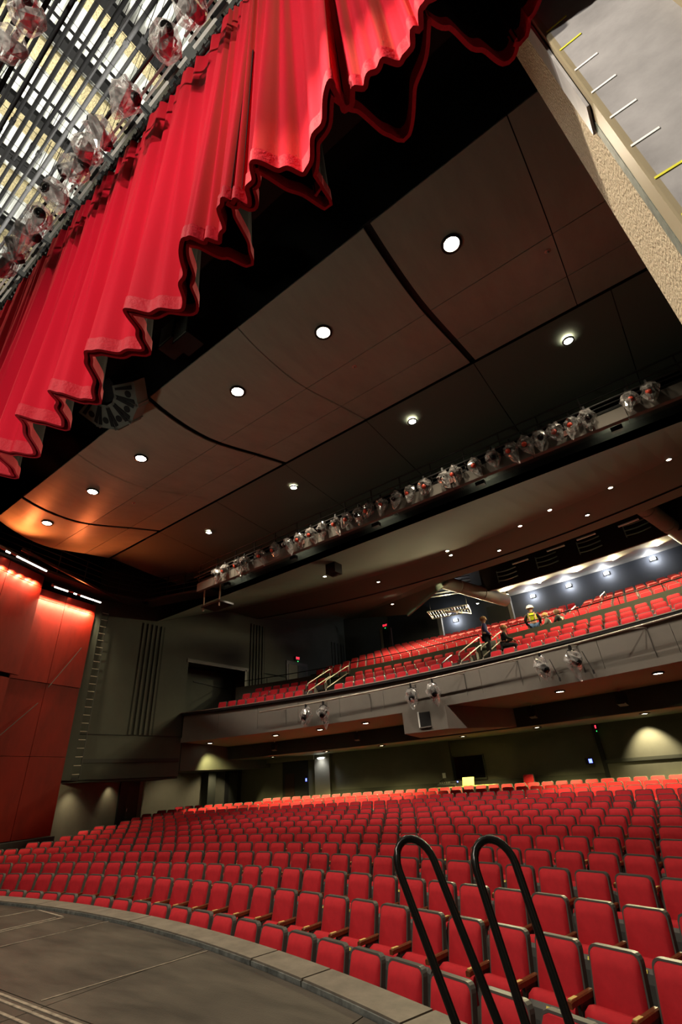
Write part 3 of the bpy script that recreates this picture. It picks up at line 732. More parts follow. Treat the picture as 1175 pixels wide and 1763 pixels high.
# ================================================================== CURTAIN
cur = tag(empty('stage_curtain', (0, 0, 0)), 'huge raised red stage curtain in deep pleats with dark lining', 'curtain')
X_L, X_R, NZ = -18.9, .46, 22
ZT, ZH = 12.72, 6.20
PLEATS = [(1.05, 1.55), (.60, 1.86), (.36, 2.06), (.0, 1.42), (-.52, 1.98), (-.80, 1.32), (-1.33, 1.70), (-1.36, 2.00), (-1.67, 1.33), (-1.90, 1.56), (-2.06, 1.36),
          (-2.36, 1.96), (-2.63, 1.34), (-3.22, 1.92), (-3.79, 1.44), (-4.19, 1.97), (-4.64, 1.45), (-5.28, 1.97), (-5.59, 1.48), (-6.22, 2.0), (-6.48, 1.43)]
FRONT = [(1.05, 1.42), (.50, 1.54), (.02, 1.40), (-.22, 1.54), (-.50, 1.46), (-.80, 1.52), (-.76, 1.29), (-1.36, 1.68), (-1.66, 1.32), (-1.93, 1.55), (-2.08, 1.35), (-2.42, 1.62), (-2.63, 1.33),
         (-3.30, 1.84), (-3.79, 1.42), (-4.19, 1.92), (-4.64, 1.43), (-5.28, 1.92), (-5.59, 1.46), (-6.22, 1.95), (-6.48, 1.41)]
LEFT = []
for _i in range(13): LEFT += [(-7.05 - .93 * _i + .08 * math.sin(_i * 2.3), 1.98 + .06 * math.sin(_i * 1.7)), (-7.42 - .93 * _i + .06 * math.sin(_i * 3.1), 1.42 + .06 * math.cos(_i * 2.9))]
PLEATS += LEFT; FRONT += [(x, y - .03) for x, y in LEFT]
def tri(x): return 4 * abs((x % 1.0) - .5) - 1
def pleat_points(t, V):
    """plan of the curtain at height t (0 top pipe, 1 hem): sharp zigzag pleats, from the right end leftwards"""
    k = .22 + .78 * t ** 1.25; pts = []
    rnd = random.Random(5)
    for (x0, y0), (x1, y1) in zip(V, V[1:]):
        ph1, ph2, fr = rnd.random(), rnd.random(), rnd.uniform(1.3, 2.4)
        for q in range(22):
            u = q / 22; e = min(1, 3 * min(u, 1 - u))
            y = 1.56 + (y0 + (y1 - y0) * u - 1.58) * k + .07 * t
            y += e * ((.050 + .030 * (1 - t)) * tri(fr * u + ph1) + .022 * (1 - t) * tri(2.7 * fr * u + ph2))
            pts.append(Vector((x0 + (x1 - x0) * u, y)))
    for _ in range(2):
        pts = [pts[0]] + [(pts[i - 1] + pts[i] * 2 + pts[i + 1]) / 4 for i in range(1, len(pts) - 1)] + [pts[-1]]
    return pts
def hem_off(x): return .05 * math.sin(x * 2.9 + 1) + .035 * math.sin(x * 7.3)
def curtain_rows(t0, t1, n, off, V=None):
    V = V or FRONT
    rows = []
    for i in range(n + 1):
        t = t0 + (t1 - t0) * i / n; P_ = pleat_points(t, V); r = []; m_ = len(P_)
        for j, p in enumerate(P_):
            d = P_[min(j + 1, m_ - 1)] - P_[max(j - 1, 0)]; L = d.length or 1
            nx, ny = d.y / L, -d.x / L                         # points downstage for a leftward run
            z = ZT + (ZH + hem_off(p.x) - ZT) * t
            r.append((p.x + nx * off, p.y + ny * off, z))
        rows.append(r)
    return rows
MB().sheet(curtain_rows(0, 1, NZ, -.006)).build('cloth', 'curtain_red', cur)
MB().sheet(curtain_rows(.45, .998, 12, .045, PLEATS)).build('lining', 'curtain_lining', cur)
h = MB(); front = curtain_rows(.970, 1.002, 2, -.018); back = curtain_rows(.970, 1.002, 2, .022)
h.sheet(front); h.sheet([list(reversed(r)) for r in back]); h.sheet([front[-1], back[-1]])
h.build('hem', 'hem_red', cur)
h = MB(); front = curtain_rows(.978, 1.003, 2, .030, PLEATS); back = curtain_rows(.978, 1.003, 2, .060, PLEATS)
h.sheet(front); h.sheet([list(reversed(r)) for r in back]); h.sheet([front[-1], back[-1]])
h.build('lining_hem', 'hem_red', cur)
MB().tube([(X_L, 1.56, ZT + .05), (X_R + .1, 1.56, ZT + .05)], .05, 10).build('batten_pipe', 'black_metal', cur)
tz = MB()
for j in range(120):
    x = X_L + (X_R - X_L) * j / 119; tz.box((x, 1.52, ZT + .03), (.035, .06, .10))
tz.build('ties', 'black_metal', cur)

# ================================================================== FLY TOWER RIGGING
def on_loft(yz, zz): return yz * (zz - CAM_H)
for i, yz in enumerate((-.075, -.066, -.054, -.044, -.034, -.026, -.012, -.003, .010, .022, .034, .046, .060, .074)):
    zz = 14.6 + (.35 if i % 3 == 1 else 0) + (.2 if i % 4 == 2 else 0)
    y = on_loft(yz, zz)
    o = tag(empty('batten', (0, y, zz)), 'black rigging batten pipe in the fly loft, %s counting from upstage' % nth(i + 1), 'pipe', 'fly loft battens')
    MB().tube([(-21, 0, 0), (2.5, 0, 0)], .036 if i % 2 else .044, 8).build('pipe', 'loft_black', o)
    for x in (-13.5 + .4 * (i % 3), -9.2 + .3 * (i % 4), -5.4 + .2 * (i % 5)):
        MB().tube([(x, 0, 0), (x, 0, 2.3)], .008, 5).build('lift_line', 'loft_black', o)
        MB().box((x, 0, .02), (.09, .10, .12)).build('clamp', 'loft_black', o)
wg = MB()
x = -15.5
while x < -2.0: wg.bar((x, -2.2, 13.5), (x, 2.0, 13.5), .007, .007); x += .55
y = -2.2
while y < 2.0: wg.bar((-15.5, y, 13.5), (-2.0, y, 13.5), .007, .007); y += .55
o = wg.build('wire_mesh', 'loft_black'); o['kind'] = 'stuff'; tag(o, 'thin wire mesh stretched across the fly loft', 'wire mesh')
for i in range(9):
    x = -3.0 - 1.35 * i
    o = tag(empty('cable_tray', (x, on_loft(.118, 13.2), 13.2)), 'pale metal cable tray above the curtain pipe, %s from the picture top' % nth(i + 1), 'cable tray', 'cable trays above the curtain')
    for dy in (-.09, .0, .10): MB().box((0, dy, 0), (1.15, .045, .03)).build('rail', 'white_metal', o)
    for dx in (-.45, .0, .45): MB().box((dx, 0, .04), (.05, .26, .03)).build('rung', 'loft_black', o)
    MB().box((.2, .05, -.08), (.30, .05, .05)).build('junction_box', 'loft_black', o)
    for dx in (-.5, .5): MB().tube([(dx, 0, 0), (dx, 0, 6.42)], .006, 5).build('hanger', 'loft_black', o)

# ================================================================== LIGHTING CATWALK
CWY = 12.65
cw = tag(empty('lighting_catwalk', (0, CWY, 9.4)), 'long dark lighting catwalk hung across the house ceiling', 'catwalk')
for i in range(8):
    x0 = -17.3 + 2.55 * i
    MB().box((x0 + 1.27, .0, .19), (2.53, .06, .38)).build('fascia_panel', 'fascia', cw)
    MB().box((x0 + 1.27, .05, .01), (2.53, .14, .03)).build('bottom_lip', 'fascia', cw)
    MB().box((x0 + 1.27, .55, .46), (2.53, 1.0, .05)).build('deck', 'dark_steel', cw)
MB().box((-7.1, .80, .52), (20.4, 1.5, .04)).build('underside', 'black', cw)
for z in (.62, .95, 1.25):
    MB().tube([(-17.3, -.02, z), (3.1, -.02, z)], .026, 6).build('rail', 'dark_steel', cw)
MB().tube([(-17.3, -.22, .62), (3.1, -.22, .62)], .03, 6).build('lighting_pipe', 'dark_steel', cw)
for i in range(18):
    x = -17.2 + 1.2 * i
    MB().box((x, .0, .80), (.04, .04, .92)).build('post', 'dark_steel', cw)
    MB().bar((x, .0, .62), (x, -.22, .62), .03, .03).build('bracket', 'dark_steel', cw)
for i, x in enumerate((-10.95, -8.2, -4.55, -.9)):
    o = MB().box((x, CWY - .05, 9.66), (.30, .03, .17)).build('pink_label', 'pink_tag')
    tag(o, 'small pink paper label on the catwalk front, %s from the left' % nth(i + 1), 'label', 'pink labels on the catwalk')

for i in range(5):  # unseen floodlights added to light the balcony front
    x = -16.2 + 4.1 * i
    o = tag(empty('added_flood_light', (x, CWY + .78, 9.66)), 'small floodlight added out of sight behind the catwalk front, %s from the left' % nth(i + 1), 'light', 'added floodlights behind the catwalk')
    MB().box((0, 0, 0), (.3, .16, .14)).build('housing', 'black_metal', o); MB().box((0, .085, -.01), (.24, .01, .10)).build('lens', 'lamp_soft', o)
    spot('added_flood_beam', (x, CWY + .92, 9.60), (x, CWY + 5.2, 4.9), 850, 118, (1, .86, .70), .6, .05)

# ---- spotlights wrapped in clear plastic bags
def bag_mesh(seed, stretch, tail):
    rnd = random.Random(seed); mb = MB(); rows = []
    for i in range(10):
        th = PI * i / 9; r = []
        for j in range(15):
            ph = 2 * PI * (j % 14) / 14
            d = Vector((math.sin(th) * math.cos(ph), math.sin(th) * math.sin(ph), math.cos(th)))
            k = 1 + .34 * noise.noise(d * 2.6 + Vector((seed * 3.1, 0, 0))) + .16 * noise.noise(d * 6.5 + Vector((0, seed * 5.7, 0)))
            p = Vector((d.x * .19 * k, d.y * .19 * k, d.z * .20 * k * stretch))
            if d.z < 0:
                p.z -= tail * (-d.z) ** 2.2; p.x += tail * .35 * (-d.z) ** 2 * math.sin(seed); p.x *= (1 - .55 * (-d.z) ** 2); p.y *= (1 - .55 * (-d.z) ** 2)
            r.append(p)
        rows.append(r)
    mb.sheet(rows, smooth=False); return mb.mesh('plastic_bag', 'clear_plastic')
BAGS = [bag_mesh(s_, st_, tl_) for s_, st_, tl_ in ((1, 1.0, .22), (2, 1.15, .10), (3, .9, .30), (4, 1.1, .16))]
Mx = Matrix.Rotation(math.radians(58), 4, 'X')
SPB = MB().lathe([(.05, -.20), (.075, -.17), (.085, -.02), (.085, .16), (.07, .20)], 12, M=Matrix.Rotation(math.radians(122), 4, 'X')).mesh('lamp_body', 'black_metal')
SPL_ = MB().lathe([(.0005, .205), (.065, .20), (.0651, .19)], 12, M=Matrix.Rotation(math.radians(122), 4, 'X')).mesh('lamp_lens', 'red_gel')
SPL_B = MB().lathe([(.0005, .205), (.065, .20), (.0651, .19)], 12, M=Matrix.Rotation(math.radians(122), 4, 'X')).mesh('lamp_lens', 'glass_black')
SPY = MB().tube([(-.11, 0, 0), (-.11, 0, .16), (-.08, 0, .21), (.08, 0, .21), (.11, 0, .16), (.11, 0, 0)], .012, 6).mesh('yoke', 'black_metal')
SPC = MB().box((0, 0, .27), (.05, .06, .12)).mesh('clamp', 'black_metal')
def bagged_light(loc, rz, i, label, group, lens='red', scale=1.0):
    o = tag(empty('spotlight', loc, rz), label, 'spotlight', group); o.scale = (scale,) * 3
    b = link('lamp_body', SPB, o); link('lamp_lens', SPL_ if lens == 'red' else SPL_B, b)
    link('yoke', SPY, o); link('clamp', SPC, o)
    g = link('plastic_bag', BAGS[i % 4], o); g.rotation_euler = (.2 * math.sin(i * 2.1), .35 * math.sin(i * 1.3), i * 1.7)
    return o
CL = [-15.73, -15.2, -14.35, -13.95, -13.0, -12.2, -11.5, -10.9, -10.3, -9.75, -9.1, -8.6, -8.05, -7.65, -7.1, -6.5, -5.95, -5.4, -4.7, -4.3, -3.65, -3.05, -2.5, -2.05, -1.65, -1.2, -.75, -.35, .72, 1.2]
for i, x in enumerate(CL):
    bagged_light((x, CWY - .22, 10.02 - .27 + .0), .3 * math.sin(i * 1.9), i, 'plastic-wrapped spotlight on the ceiling catwalk pipe, %s from its left end' % nth(i + 1), 'wrapped spotlights on the catwalk', 'red' if i % 3 else 'dark', 1.15)
# light that falls on the catwalk front from the stage side
# ---- balcony-front pipe and its lights
bp = tag(empty('balcony_pipe'), 'curved pale lighting pipe on brackets along the balcony front', 'pipe')
pa0, pa1 = ang_at(-17.6, 34.95), .43
def bpz(p): return 5.08 + .0285 * p.x if False else 5.09 + SH * 2.6 * p.x
pts = []
for i in range(41):
    p = pol(34.95, pa0 + (pa1 - pa0) * i / 40); p.z = bpz(p); pts.append(p)
MB().tube(pts, .035, 8).build('pipe', 'pale_pipe', bp)
for i in range(11):
    a = pa0 + .02 + (pa1 - pa0 - .04) * i / 10
    p = pol(34.95, a); q = pol(35.52, a + .012); p.z = bpz(p); q.z = p.z + .04
    MB().tube([p, q], .022, 6).build('bracket', 'pale_pipe', bp)
    q2 = pol(35.47, a + .012); q2.z = q.z; q3 = q2.copy(); q3.z = 3.98 + SH * q2.x
    MB().tube([q2, q3], .012, 5).build('drop_conduit', 'seat_frame', bp)
for i, x in enumerate((-15.15, -14.25, -9.93, -8.95, -4.55, -3.5)):
    p = pol(34.95, ang_at(x, 34.95)); z = bpz(p)
    bagged_light((p.x, p.y, z - .48), -ang_at(x, 34.95) + .2 * i, i + 1, 'clear-bagged spotlight hanging from the balcony front pipe, %s from the left' % nth(i + 1), 'bagged spotlights on the balcony front', 'dark', 1.45)
for i, x in enumerate((-4.25, -3.15)):
    p = pol(34.9, ang_at(x, 34.9)); z = bpz(p)
    o = MB().tube([(p.x, p.y, z - .3), (p.x + .16, p.y - .02, z - .95)], .012, 6); o.lathe([(.03, -.06), (.03, .06)], 8, M=Matrix.Translation((p.x + .16, p.y - .02, z - .98)))
    tag(o.build('hanging_cable', 'black'), 'black cable with a plug hanging beside a bagged balcony spotlight, %s one' % ('first', 'second')[i], 'cable')

# ---- side gallery, ladder
gl_ = tag(empty('side_gallery', (0, 0, 0)), 'dark railed service gallery in the corner above the side wall', 'gallery')
path = [(-20.3, 5.4), (-21.6, 10.6), (-21.3, 12.6), (-17.6, 13.9)]
for (p, q) in zip(path, path[1:]):
    MB().bar((p[0], p[1], 9.85), (q[0], q[1], 9.85), .9, .10).build('deck', 'dark_steel', gl_)
    for dz in (.3, .55, .8, 1.05):
        MB().tube([(p[0] + .42, p[1] - .1, 9.9 + dz), (q[0] + .42, q[1] - .1, 9.9 + dz)], .02, 6).build('rail', 'dark_steel', gl_)
    n = 4
    for i in range(n):
        t = i / n; c = (p[0] + (q[0] - p[0]) * t + .42, p[1] + (q[1] - p[1]) * t - .1)
        MB().box((c[0], c[1], 10.45), (.04, .04, 1.1)).build('post', 'dark_steel', gl_)
MB().bar((-19.3, 6.0, 9.98), (-21.0, 11.3, 9.55), .07, .10).build('edge_angle', 'maroon', gl_)
MB().box((-17.0, 13.6, 8.9), (1.3, .8, .08)).build('landing', 'dark_steel', gl_)
for x in (-17.6, -16.5): MB().box((x, 13.3, 9.25), (.05, .05, 1.1)).build('hanger', 'pale_pipe', gl_)
ld = tag(empty('wall_ladder', (-21.95, 10.82, 2.3)), 'tall thin metal wall ladder beside the red panels', 'ladder')
for dy in (0, .34): MB().box((0, dy, 3.55), (.04, .03, 7.1)).build('stile', 'dark_steel', ld)
for i in range(22): MB().tube([(0, 0, .15 + .32 * i), (0, .34, .15 + .32 * i)], .014, 6).build('rung', 'pale_pipe', ld)

# ---- central speaker cluster behind the curtain
spc = tag(empty('speaker_cluster', (-9.75, 3.85, 10.55)), 'fan-shaped grey speaker cluster hanging behind the curtain hem', 'speaker')
spc.rotation_euler = (.95, 0, .15)
for i in range(5):
    a = math.radians(-62 + 31 * i) 
    c = Vector((math.sin(a) * .62, -.0, -math.cos(a) * .62))
    M = Matrix.Rotation(-a, 4, 'Y')
    b = MB().prism([M @ Vector(p) for p in ((-.17, -.22, -.35), (.17, -.22, -.35), (.33, -.22, -.98), (-.33, -.22, -.98))], (0, .45, 0)).build('speaker_box', 'speaker_grey', spc)
    for dx in (-.12, .12):
        MB().prism([M @ Vector(p) for p in ((dx * .8 - .03, -.235, -.42), (dx * .8 + .03, -.235, -.42), (dx * 1.5 + .05, -.235, -.9), (dx * 1.5 - .05, -.235, -.9))], (0, .012, 0)).build('slot', 'black', b)
    MB().lathe([(.0005, .0), (.09, .002)], 14, M=M @ Matrix.Translation((0, -.228, -.76)) @ Matrix.Rotation(PI / 2, 4, 'X')).build('cone', 'black', b)
MB().box((0, .1, -.05), (.7, .4, .5)).build('frame', 'black_metal', spc)
for dx in (-.25, .25): MB().tube([(dx, .1, .1), (dx, 2.3, 1.7)], .012, 5).build('cable', 'black_metal', spc)
for i, (x, z) in enumerate(((-7.5, 11.0), (-6.9, 10.7))):
    b = tag(empty('hung_speaker', (x, 4.2, z)), ('large', 'smaller')[i] + ' dark box speaker hanging beside the fan-shaped cluster', 'speaker')
    MB().box((0, 0, 0), (.55, .45, .7)).build('cabinet', 'black_metal', b); MB().box((0, -.235, 0), (.46, .02, .6)).build('grille', 'speaker_grey', b)
    MB().tube([(0, 0, .35), (0, 0, 13.15 - z)], .012, 5).build('cable', 'black_metal', b)

# ---- electrics in the fly loft: wrapped spotlights on two pipes
for pi_, (yz, zz, xzs) in enumerate(((.095, 11.3, (-.273, -.332, -.441, -.520, -.561, -.609, -.677, -.743, -.789, -.848, -.899)), (-.048, 11.3, (-.518, -.462)))):
    y = on_loft(yz, zz); dz = zz - CAM_H
    o = tag(empty('electric_batten', (0, y, zz + .38)), ('lighting pipe carrying the row of bagged lamps next to the curtain', 'lighting pipe with two bagged lamps at the picture corner')[pi_], 'pipe')
    MB().tube([(-14, 0, 0), (1.5, 0, 0)], .03, 8).build('pipe', 'black_metal', o)
    for x in (-12, -8, -4): MB().tube([(x, 0, 0), (x, 0, 5.4)], .006, 5).build('lift_line', 'black_metal', o)
    for i, xz in enumerate(xzs):
        bagged_light((xz * dz, y, zz), i * 1.1, i, ('plastic-bagged stage lamp beside the curtain, %s from the picture top' if pi_ == 0 else 'bagged stage lamp in the top left corner, %s one') % nth(i + 1), 'bagged lamps in the fly loft', 'dark', 1.25)

# ================================================================== BALCONY DETAILS
# rail on the parapet
for gi, (a, b) in enumerate(((BA0 + .03, G2[0]), (G2[1], G1[0]), (G1[1], BA1))):
    o = tag(empty('parapet_rail'), 'thin black guard rail along the balcony parapet, ' + ('short length by the side wall', 'middle length between the two stair gaps', 'long length right of the standing people')[gi], 'rail')
    n = max(2, int((b - a) * 39 / 1.5))
    P_ = []
    for i in range(n * 3 + 1):
        p = pol(39.27, a + (b - a) * i / (n * 3)); p.z = 7.30 + SH * p.x; P_.append(p)
    MB().tube(P_, .022, 6).build('handrail', 'rail_black', o)
    for i in range(n + 1):
        p = P_[i * 3]; MB().tube([(p.x, p.y, 6.95 + SH * p.x), p], .018, 6).build('post', 'rail_black', o)
# stairs through the two gaps with pale handrails and step lights
for gi, (g0, g1) in enumerate(((-8.25, -7.05), (-16.8, -15.6))):
    xm = (g0 + g1) / 2
    stt = struct(empty('stairs_%d' % (gi + 1)), 'short balcony stairs through a gap in the rows')
    for i in range(6):
        R0 = 36.4 + .5 * i; z0 = 4.92 + .215 * (i + 1); a0_ = ang_at(g0, 39.3); a1_ = ang_at(g1, 39.3)
        MB().arc([(R0, z0 - .3), (R0 + .52, z0 - .3), (R0 + .52, z0), (R0, z0)], a0_, a1_, 3, shear=SH).build('step', 'wall_dark', stt)
    for si, aa in enumerate((ang_at(g0 + .05, 39.3), ang_at(g1 - .05, 39.3))):
        o = tag(empty('stair_handrail'), 'pale tubular handrail on the %s side of the %s balcony stairs' % (('left', 'right')[si], ('central', 'far left')[gi]), 'handrail')
        for dz in (.92, .55):
            q = []
            for R0, zz in ((36.5, 5.0), (36.6, 5.15), (38.9, 6.15), (39.1, 6.2)):
                p = pol(R0, aa); p.z = zz + dz + SH * p.x; q.append(p)
            MB().tube(q, .024, 7).build('rail', 'pale_pipe', o)
        for R0, zz in ((36.55, 5.0), (38.95, 6.15)):
            p = pol(R0, aa); p.z = zz - .05 + SH * p.x; MB().tube([p, (p.x, p.y, p.z + 1.0)], .022, 7).build('post', 'rail_black', o)
    o = tag(empty('step_light', tuple(pol(36.6, ang_at(g0 + .1, 39.3), 5.15 + SH * xm))), 'small amber step light at the foot of the %s balcony stairs' % ('central', 'far left')[gi], 'light')
    MB().box((0, 0, 0), (.16, .08, .16)).build('housing', 'black_metal', o); MB().box((0, -.05, .0), (.11, .03, .11)).build('lens', 'lamp_step', o)
for i, (xx, R0, zz) in enumerate(((-19.4, 37.0, 4.95), (-18.6, 41.0, 6.6), (-4.6, 42.5, 7.3), (-3.4, 45.3, 8.4), (-9.2, 36.6, 4.95))):
    aa = ang_at(xx, R0); o = tag(empty('aisle_handrail'), ('handrail in the far corner of the front balcony rows', 'handrail by the left end of the upper balcony rows', 'short handrail in the upper aisle just behind the yellow vest', 'short handrail high in the upper aisle near the rear wall', 'short curved handrail at the balcony front edge beside the central stairs')[i], 'handrail')
    q = []
    for dR, dz in ((0, .45), (.05, .85), (1.2, 1.35), (1.3, 1.0)):
        p = pol(R0 + dR, aa); p.z = zz + dz + SH * p.x; q.append(p)
    MB().tube(q, .026, 7).build('rail', 'pale_pipe' if i != 4 else 'rail_black', o)
    for dR in (.06, 1.2):
        p = pol(R0 + dR, aa); p.z = zz + SH * p.x; MB().tube([p, (p.x, p.y, p.z + (.85 if dR < .5 else 1.35))], .02, 6).build('post', 'rail_black', o)
# round ducts, linear fixtures, vents at the upper ceiling
for i, (p, q) in enumerate((((-11.2, 24.6, 11.55), (-9.0, 30.2, 11.0)), ((-.45, 22.6, 12.0), (1.25, 28.7, 11.35)))):
    p, q = Vector(p), Vector(q); o = tag(empty('round_duct'), ('fat grey round duct with a bright patch beside the raking ceiling edge', 'fat grey round duct at the right picture edge under the ceiling')[i], 'duct')
    for t0, t1 in ((0, .33), (.335, .66), (.665, 1)):
        MB().tube([p + (q - p) * t0, p + (q - p) * t1], .40, 18).build('duct_length', 'fascia', o)
    for t in (.333, .663): MB().tube([p + (q - p) * (t - .006), p + (q - p) * (t + .006)], .42, 18).build('collar', 'fascia', o)
spot('duct_splash', (-10.8, 23.9, 10.5), (-10.75, 25.6, 11.3), 90, 50, (1, .86, .5), .6, .05)
for i, (a, b, z) in enumerate(((.0586, .0802, 11.8), (.1052, .1276, 11.88), (.143, .1652, 11.92), (.1906, .2129, 11.83))):
    o = tag(empty('linear_fixture'), 'unlit pale linear fixture hung below the dark ceiling coffer, %s from the left' % nth(i + 1), 'light', 'linear fixtures under the coffer')
    MB().bar(pol(43, a, z - .25), pol(43, b, z - .25), .09, .06).build('body', 'white_metal', o)
    for a_ in (a, b): MB().tube([pol(43, a_, z - .25), pol(43, a_, z + 1.5)], .008, 5).build('wire', 'black_metal', o)
for i, (a, z) in enumerate(((.0334, 12.03), (.0882, 12.15), (.1423, 12.2), (.1972, 12.25))):
    o = tag(empty('air_vent', pol(45.15, a, z - .15), -a), 'curved three-blade air vent on the dark ceiling bulkhead, %s from the left' % nth(i + 1), 'vent', 'air vents on the bulkhead')
    for dz in (-.28, 0, .28):
        MB().tube([(-.6 + .15 * j, -.06 - .18 * math.sin(PI * j / 8), dz - .12 * math.sin(PI * j / 8)) for j in range(9)], .035, 6).build('blade', 'steel' if i == 0 else 'speaker_grey', o)
    MB().box((-.62, -.02, 0), (.05, .06, .75)).build('side', 'speaker_grey', o)
# lattice ceiling frame in the dark corner and louvres
o = tag(empty('lattice_frame', (-12.4, 28.9, 10.75), .30), 'pale crossed lattice frame hanging below the dark louvred corner', 'frame')
for dx in (-1.3, -.45, .4, 1.3): MB().bar((dx, -.85, 0), (dx, .85, .05), .05, .06).build('bar', 'steel', o)
for dy in (-.85, 0, .85): MB().bar((-1.3, dy, 0), (1.3, dy, .05), .05, .06).build('bar', 'steel', o)
MB().bar((-.3, -.85, -.06), (1.3, .85, -.06), .06, .06).build('diagonal', 'white_metal', o)
for i in range(14): MB().box((-1.2 + .18 * i, 0, .05), (.03, 1.6, .03)).build('slat', 'dark_steel', o)
for dx in (-1.2, 1.2): MB().tube([(dx, 0, 0), (dx, 0, 2.6)], .01, 5).build('hanger', 'black_metal', o)
o = tag(empty('louvre_bank', (-11.9, 27.9, 12.2), .38), 'bank of dark louvre blades in the ceiling corner behind the duct', 'louvre')
for i in range(6): MB().box((0, .05 * i, -.6 + .22 * i), (3.2, .22, .05)).build('blade', 'dark_steel', o)
# exit signs
def exit_sign(loc, rz, label, s=1.0):
    o = tag(empty('exit_sign', loc, rz), label, 'sign'); o.scale = (s,) * 3
    MB().box((0, .04, 0), (.44, .07, .26)).build('housing', 'black_metal', o)
    c = bpy.data.curves.new('lettering', 'FONT'); c.body = 'EXIT'; c.size = .19; c.align_x = 'CENTER'; c.align_y = 'CENTER'; c.extrude = .004
    tmp = bpy.data.objects.new('lettering_source', c); me = bpy.data.meshes.new_from_object(tmp); bpy.data.objects.remove(tmp)
    me.materials.clear(); me.materials.append(MATS['exit_red']); t = link('lettering', me, o)
    t.location = (0, -.001, 0); t.rotation_euler = (PI / 2, 0, 0); t.scale = (.9, 1.1, 1)
    MB().box((0, .0, -.20), (.08, .03, .05)).build('indicator', 'exit_green', o)
    return o
exit_sign((X0 + .12, 24.77, 9.0), PI / 2, 'lit red EXIT sign above the dark doorway in the side wall', 1.0)
exit_sign(tuple(pol(48.6, -.1890, 11.62)), .19, 'lit red EXIT sign at the far rear corner of the balcony', 1.0)
exit_sign(tuple(pol(41.25, .1135, 2.85)), -1.2, 'edge-on red EXIT sign at the top of the dark slot in the rear wall', .8)
cb = tag(empty('corner_cabinet', tuple(pol(48.8, -.191, 9.05)), .19), 'dark upright doorway box below the corner exit sign', 'doorway')
MB().box((0, .1, 1.2), (.9, .3, 2.4)).build('frame', 'maroon', cb); MB().box((-.3, -.08, 1.2), (.18, .06, 2.3)).build('pale_edge', 'fascia', cb); MB().box((.1, -.08, 1.15), (.5, .04, 2.2)).build('opening', 'black', cb)  # pale strip down one side of the black opening

# ---- projection room box under the balcony front
pj = tag(empty('projection_box'), 'grey box room with a projector port hung under the balcony front', 'projection box')
fr_ = [(-10.7, 18.35, 3.02), (-8.75, 18.35, 3.02), (-8.75, 18.35, 3.9), (-10.7, 18.35, 3.9)]
bk_ = [(-11.6, 21.3, 3.02), (-7.1, 21.3, 3.02), (-7.1, 21.3, 3.75), (-11.6, 21.3, 3.75)]
MB().add(fr_ + bk_, [(0, 1, 2, 3), (1, 5, 6, 2), (4, 0, 3, 7), (0, 4, 5, 1), (7, 6, 5, 4), (3, 2, 6, 7)]).build('body', 'fascia', pj)
MB().box((-9.68, 18.34, 3.46), (.46, .05, .52)).build('port', 'black', pj)
MB().box((-9.94, 18.32, 3.46), (.05, .08, .58)).build('port_frame', 'white_metal', pj)
MB().box((-9.68, 18.32, 3.17), (.5, .08, .04)).build('port_frame', 'fascia', pj)
# ---- small speakers under the soffits
for i, (x, R0, z, s) in enumerate(((-2.9, 37.9, 3.44, 1.0), (-6.2, 37.9, 3.42, .9), (-14.6, 37.9, 3.36, .8), (-19.2, 37.9, 3.3, .8))):
    a = ang_at(x, R0); p = pol(R0, a, z); o = tag(empty('soffit_speaker', p, -a), 'small black speaker under the balcony soffit, %s from the right' % nth(i + 1), 'speaker', 'speakers under the soffit'); o.scale = (s,) * 3
    MB().box((0, 0, 0), (.30, .28, .42), M=Matrix.Rotation(-.3, 4, 'X')).build('cabinet', 'black_metal', o); MB().box((0, -.15, -.02), (.24, .02, .34), M=Matrix.Rotation(-.3, 4, 'X')).build('grille', 'black', o)
    MB().box((0, .02, .24), (.06, .06, .16)).build('bracket', 'pale_pipe', o)
o = tag(empty('ceiling_speaker', (-11.4, 15.2, 9.45)), 'dark round-bottomed speaker hung below the sloping upper ceiling', 'speaker')
MB().box((0, 0, 0), (.50, .5, .45)).build('cabinet', 'black_metal', o); MB().lathe([(.2, -.24), (.12, -.3), (.0005, -.31)], 12).build('horn', 'black', o); MB().tube([(0, 0, .2), (0, 0, .6)], .03, 6).build('stem', 'black_metal', o)
# ---- rear wall boxes
for i, (a, z, m_, lab) in enumerate(((.098, 1.62, 'led_blue', 'small black wall panel glowing blue beside the rear slot'), (-.259, 1.74, 'led_blue', 'small blue-lit call panel beside the rear doorway'), (-.0670, 1.47, 'white_metal', 'small white box on the rear pilaster left of the booth window'))):
    o = tag(empty('wall_panel', pol(41.25, a, z), -a), lab, 'panel')
    MB().box((0, .05, 0), (.34, .06, .24) if i == 0 else (.16, .06, .22)).build('housing', 'black_metal' if m_ != 'white_metal' else 'white_metal', o)
    MB().box((.05 if i == 0 else .02, .01, .0), (.13, .03, .15) if i == 0 else (.07, .03, .14)).build('face', m_, o)
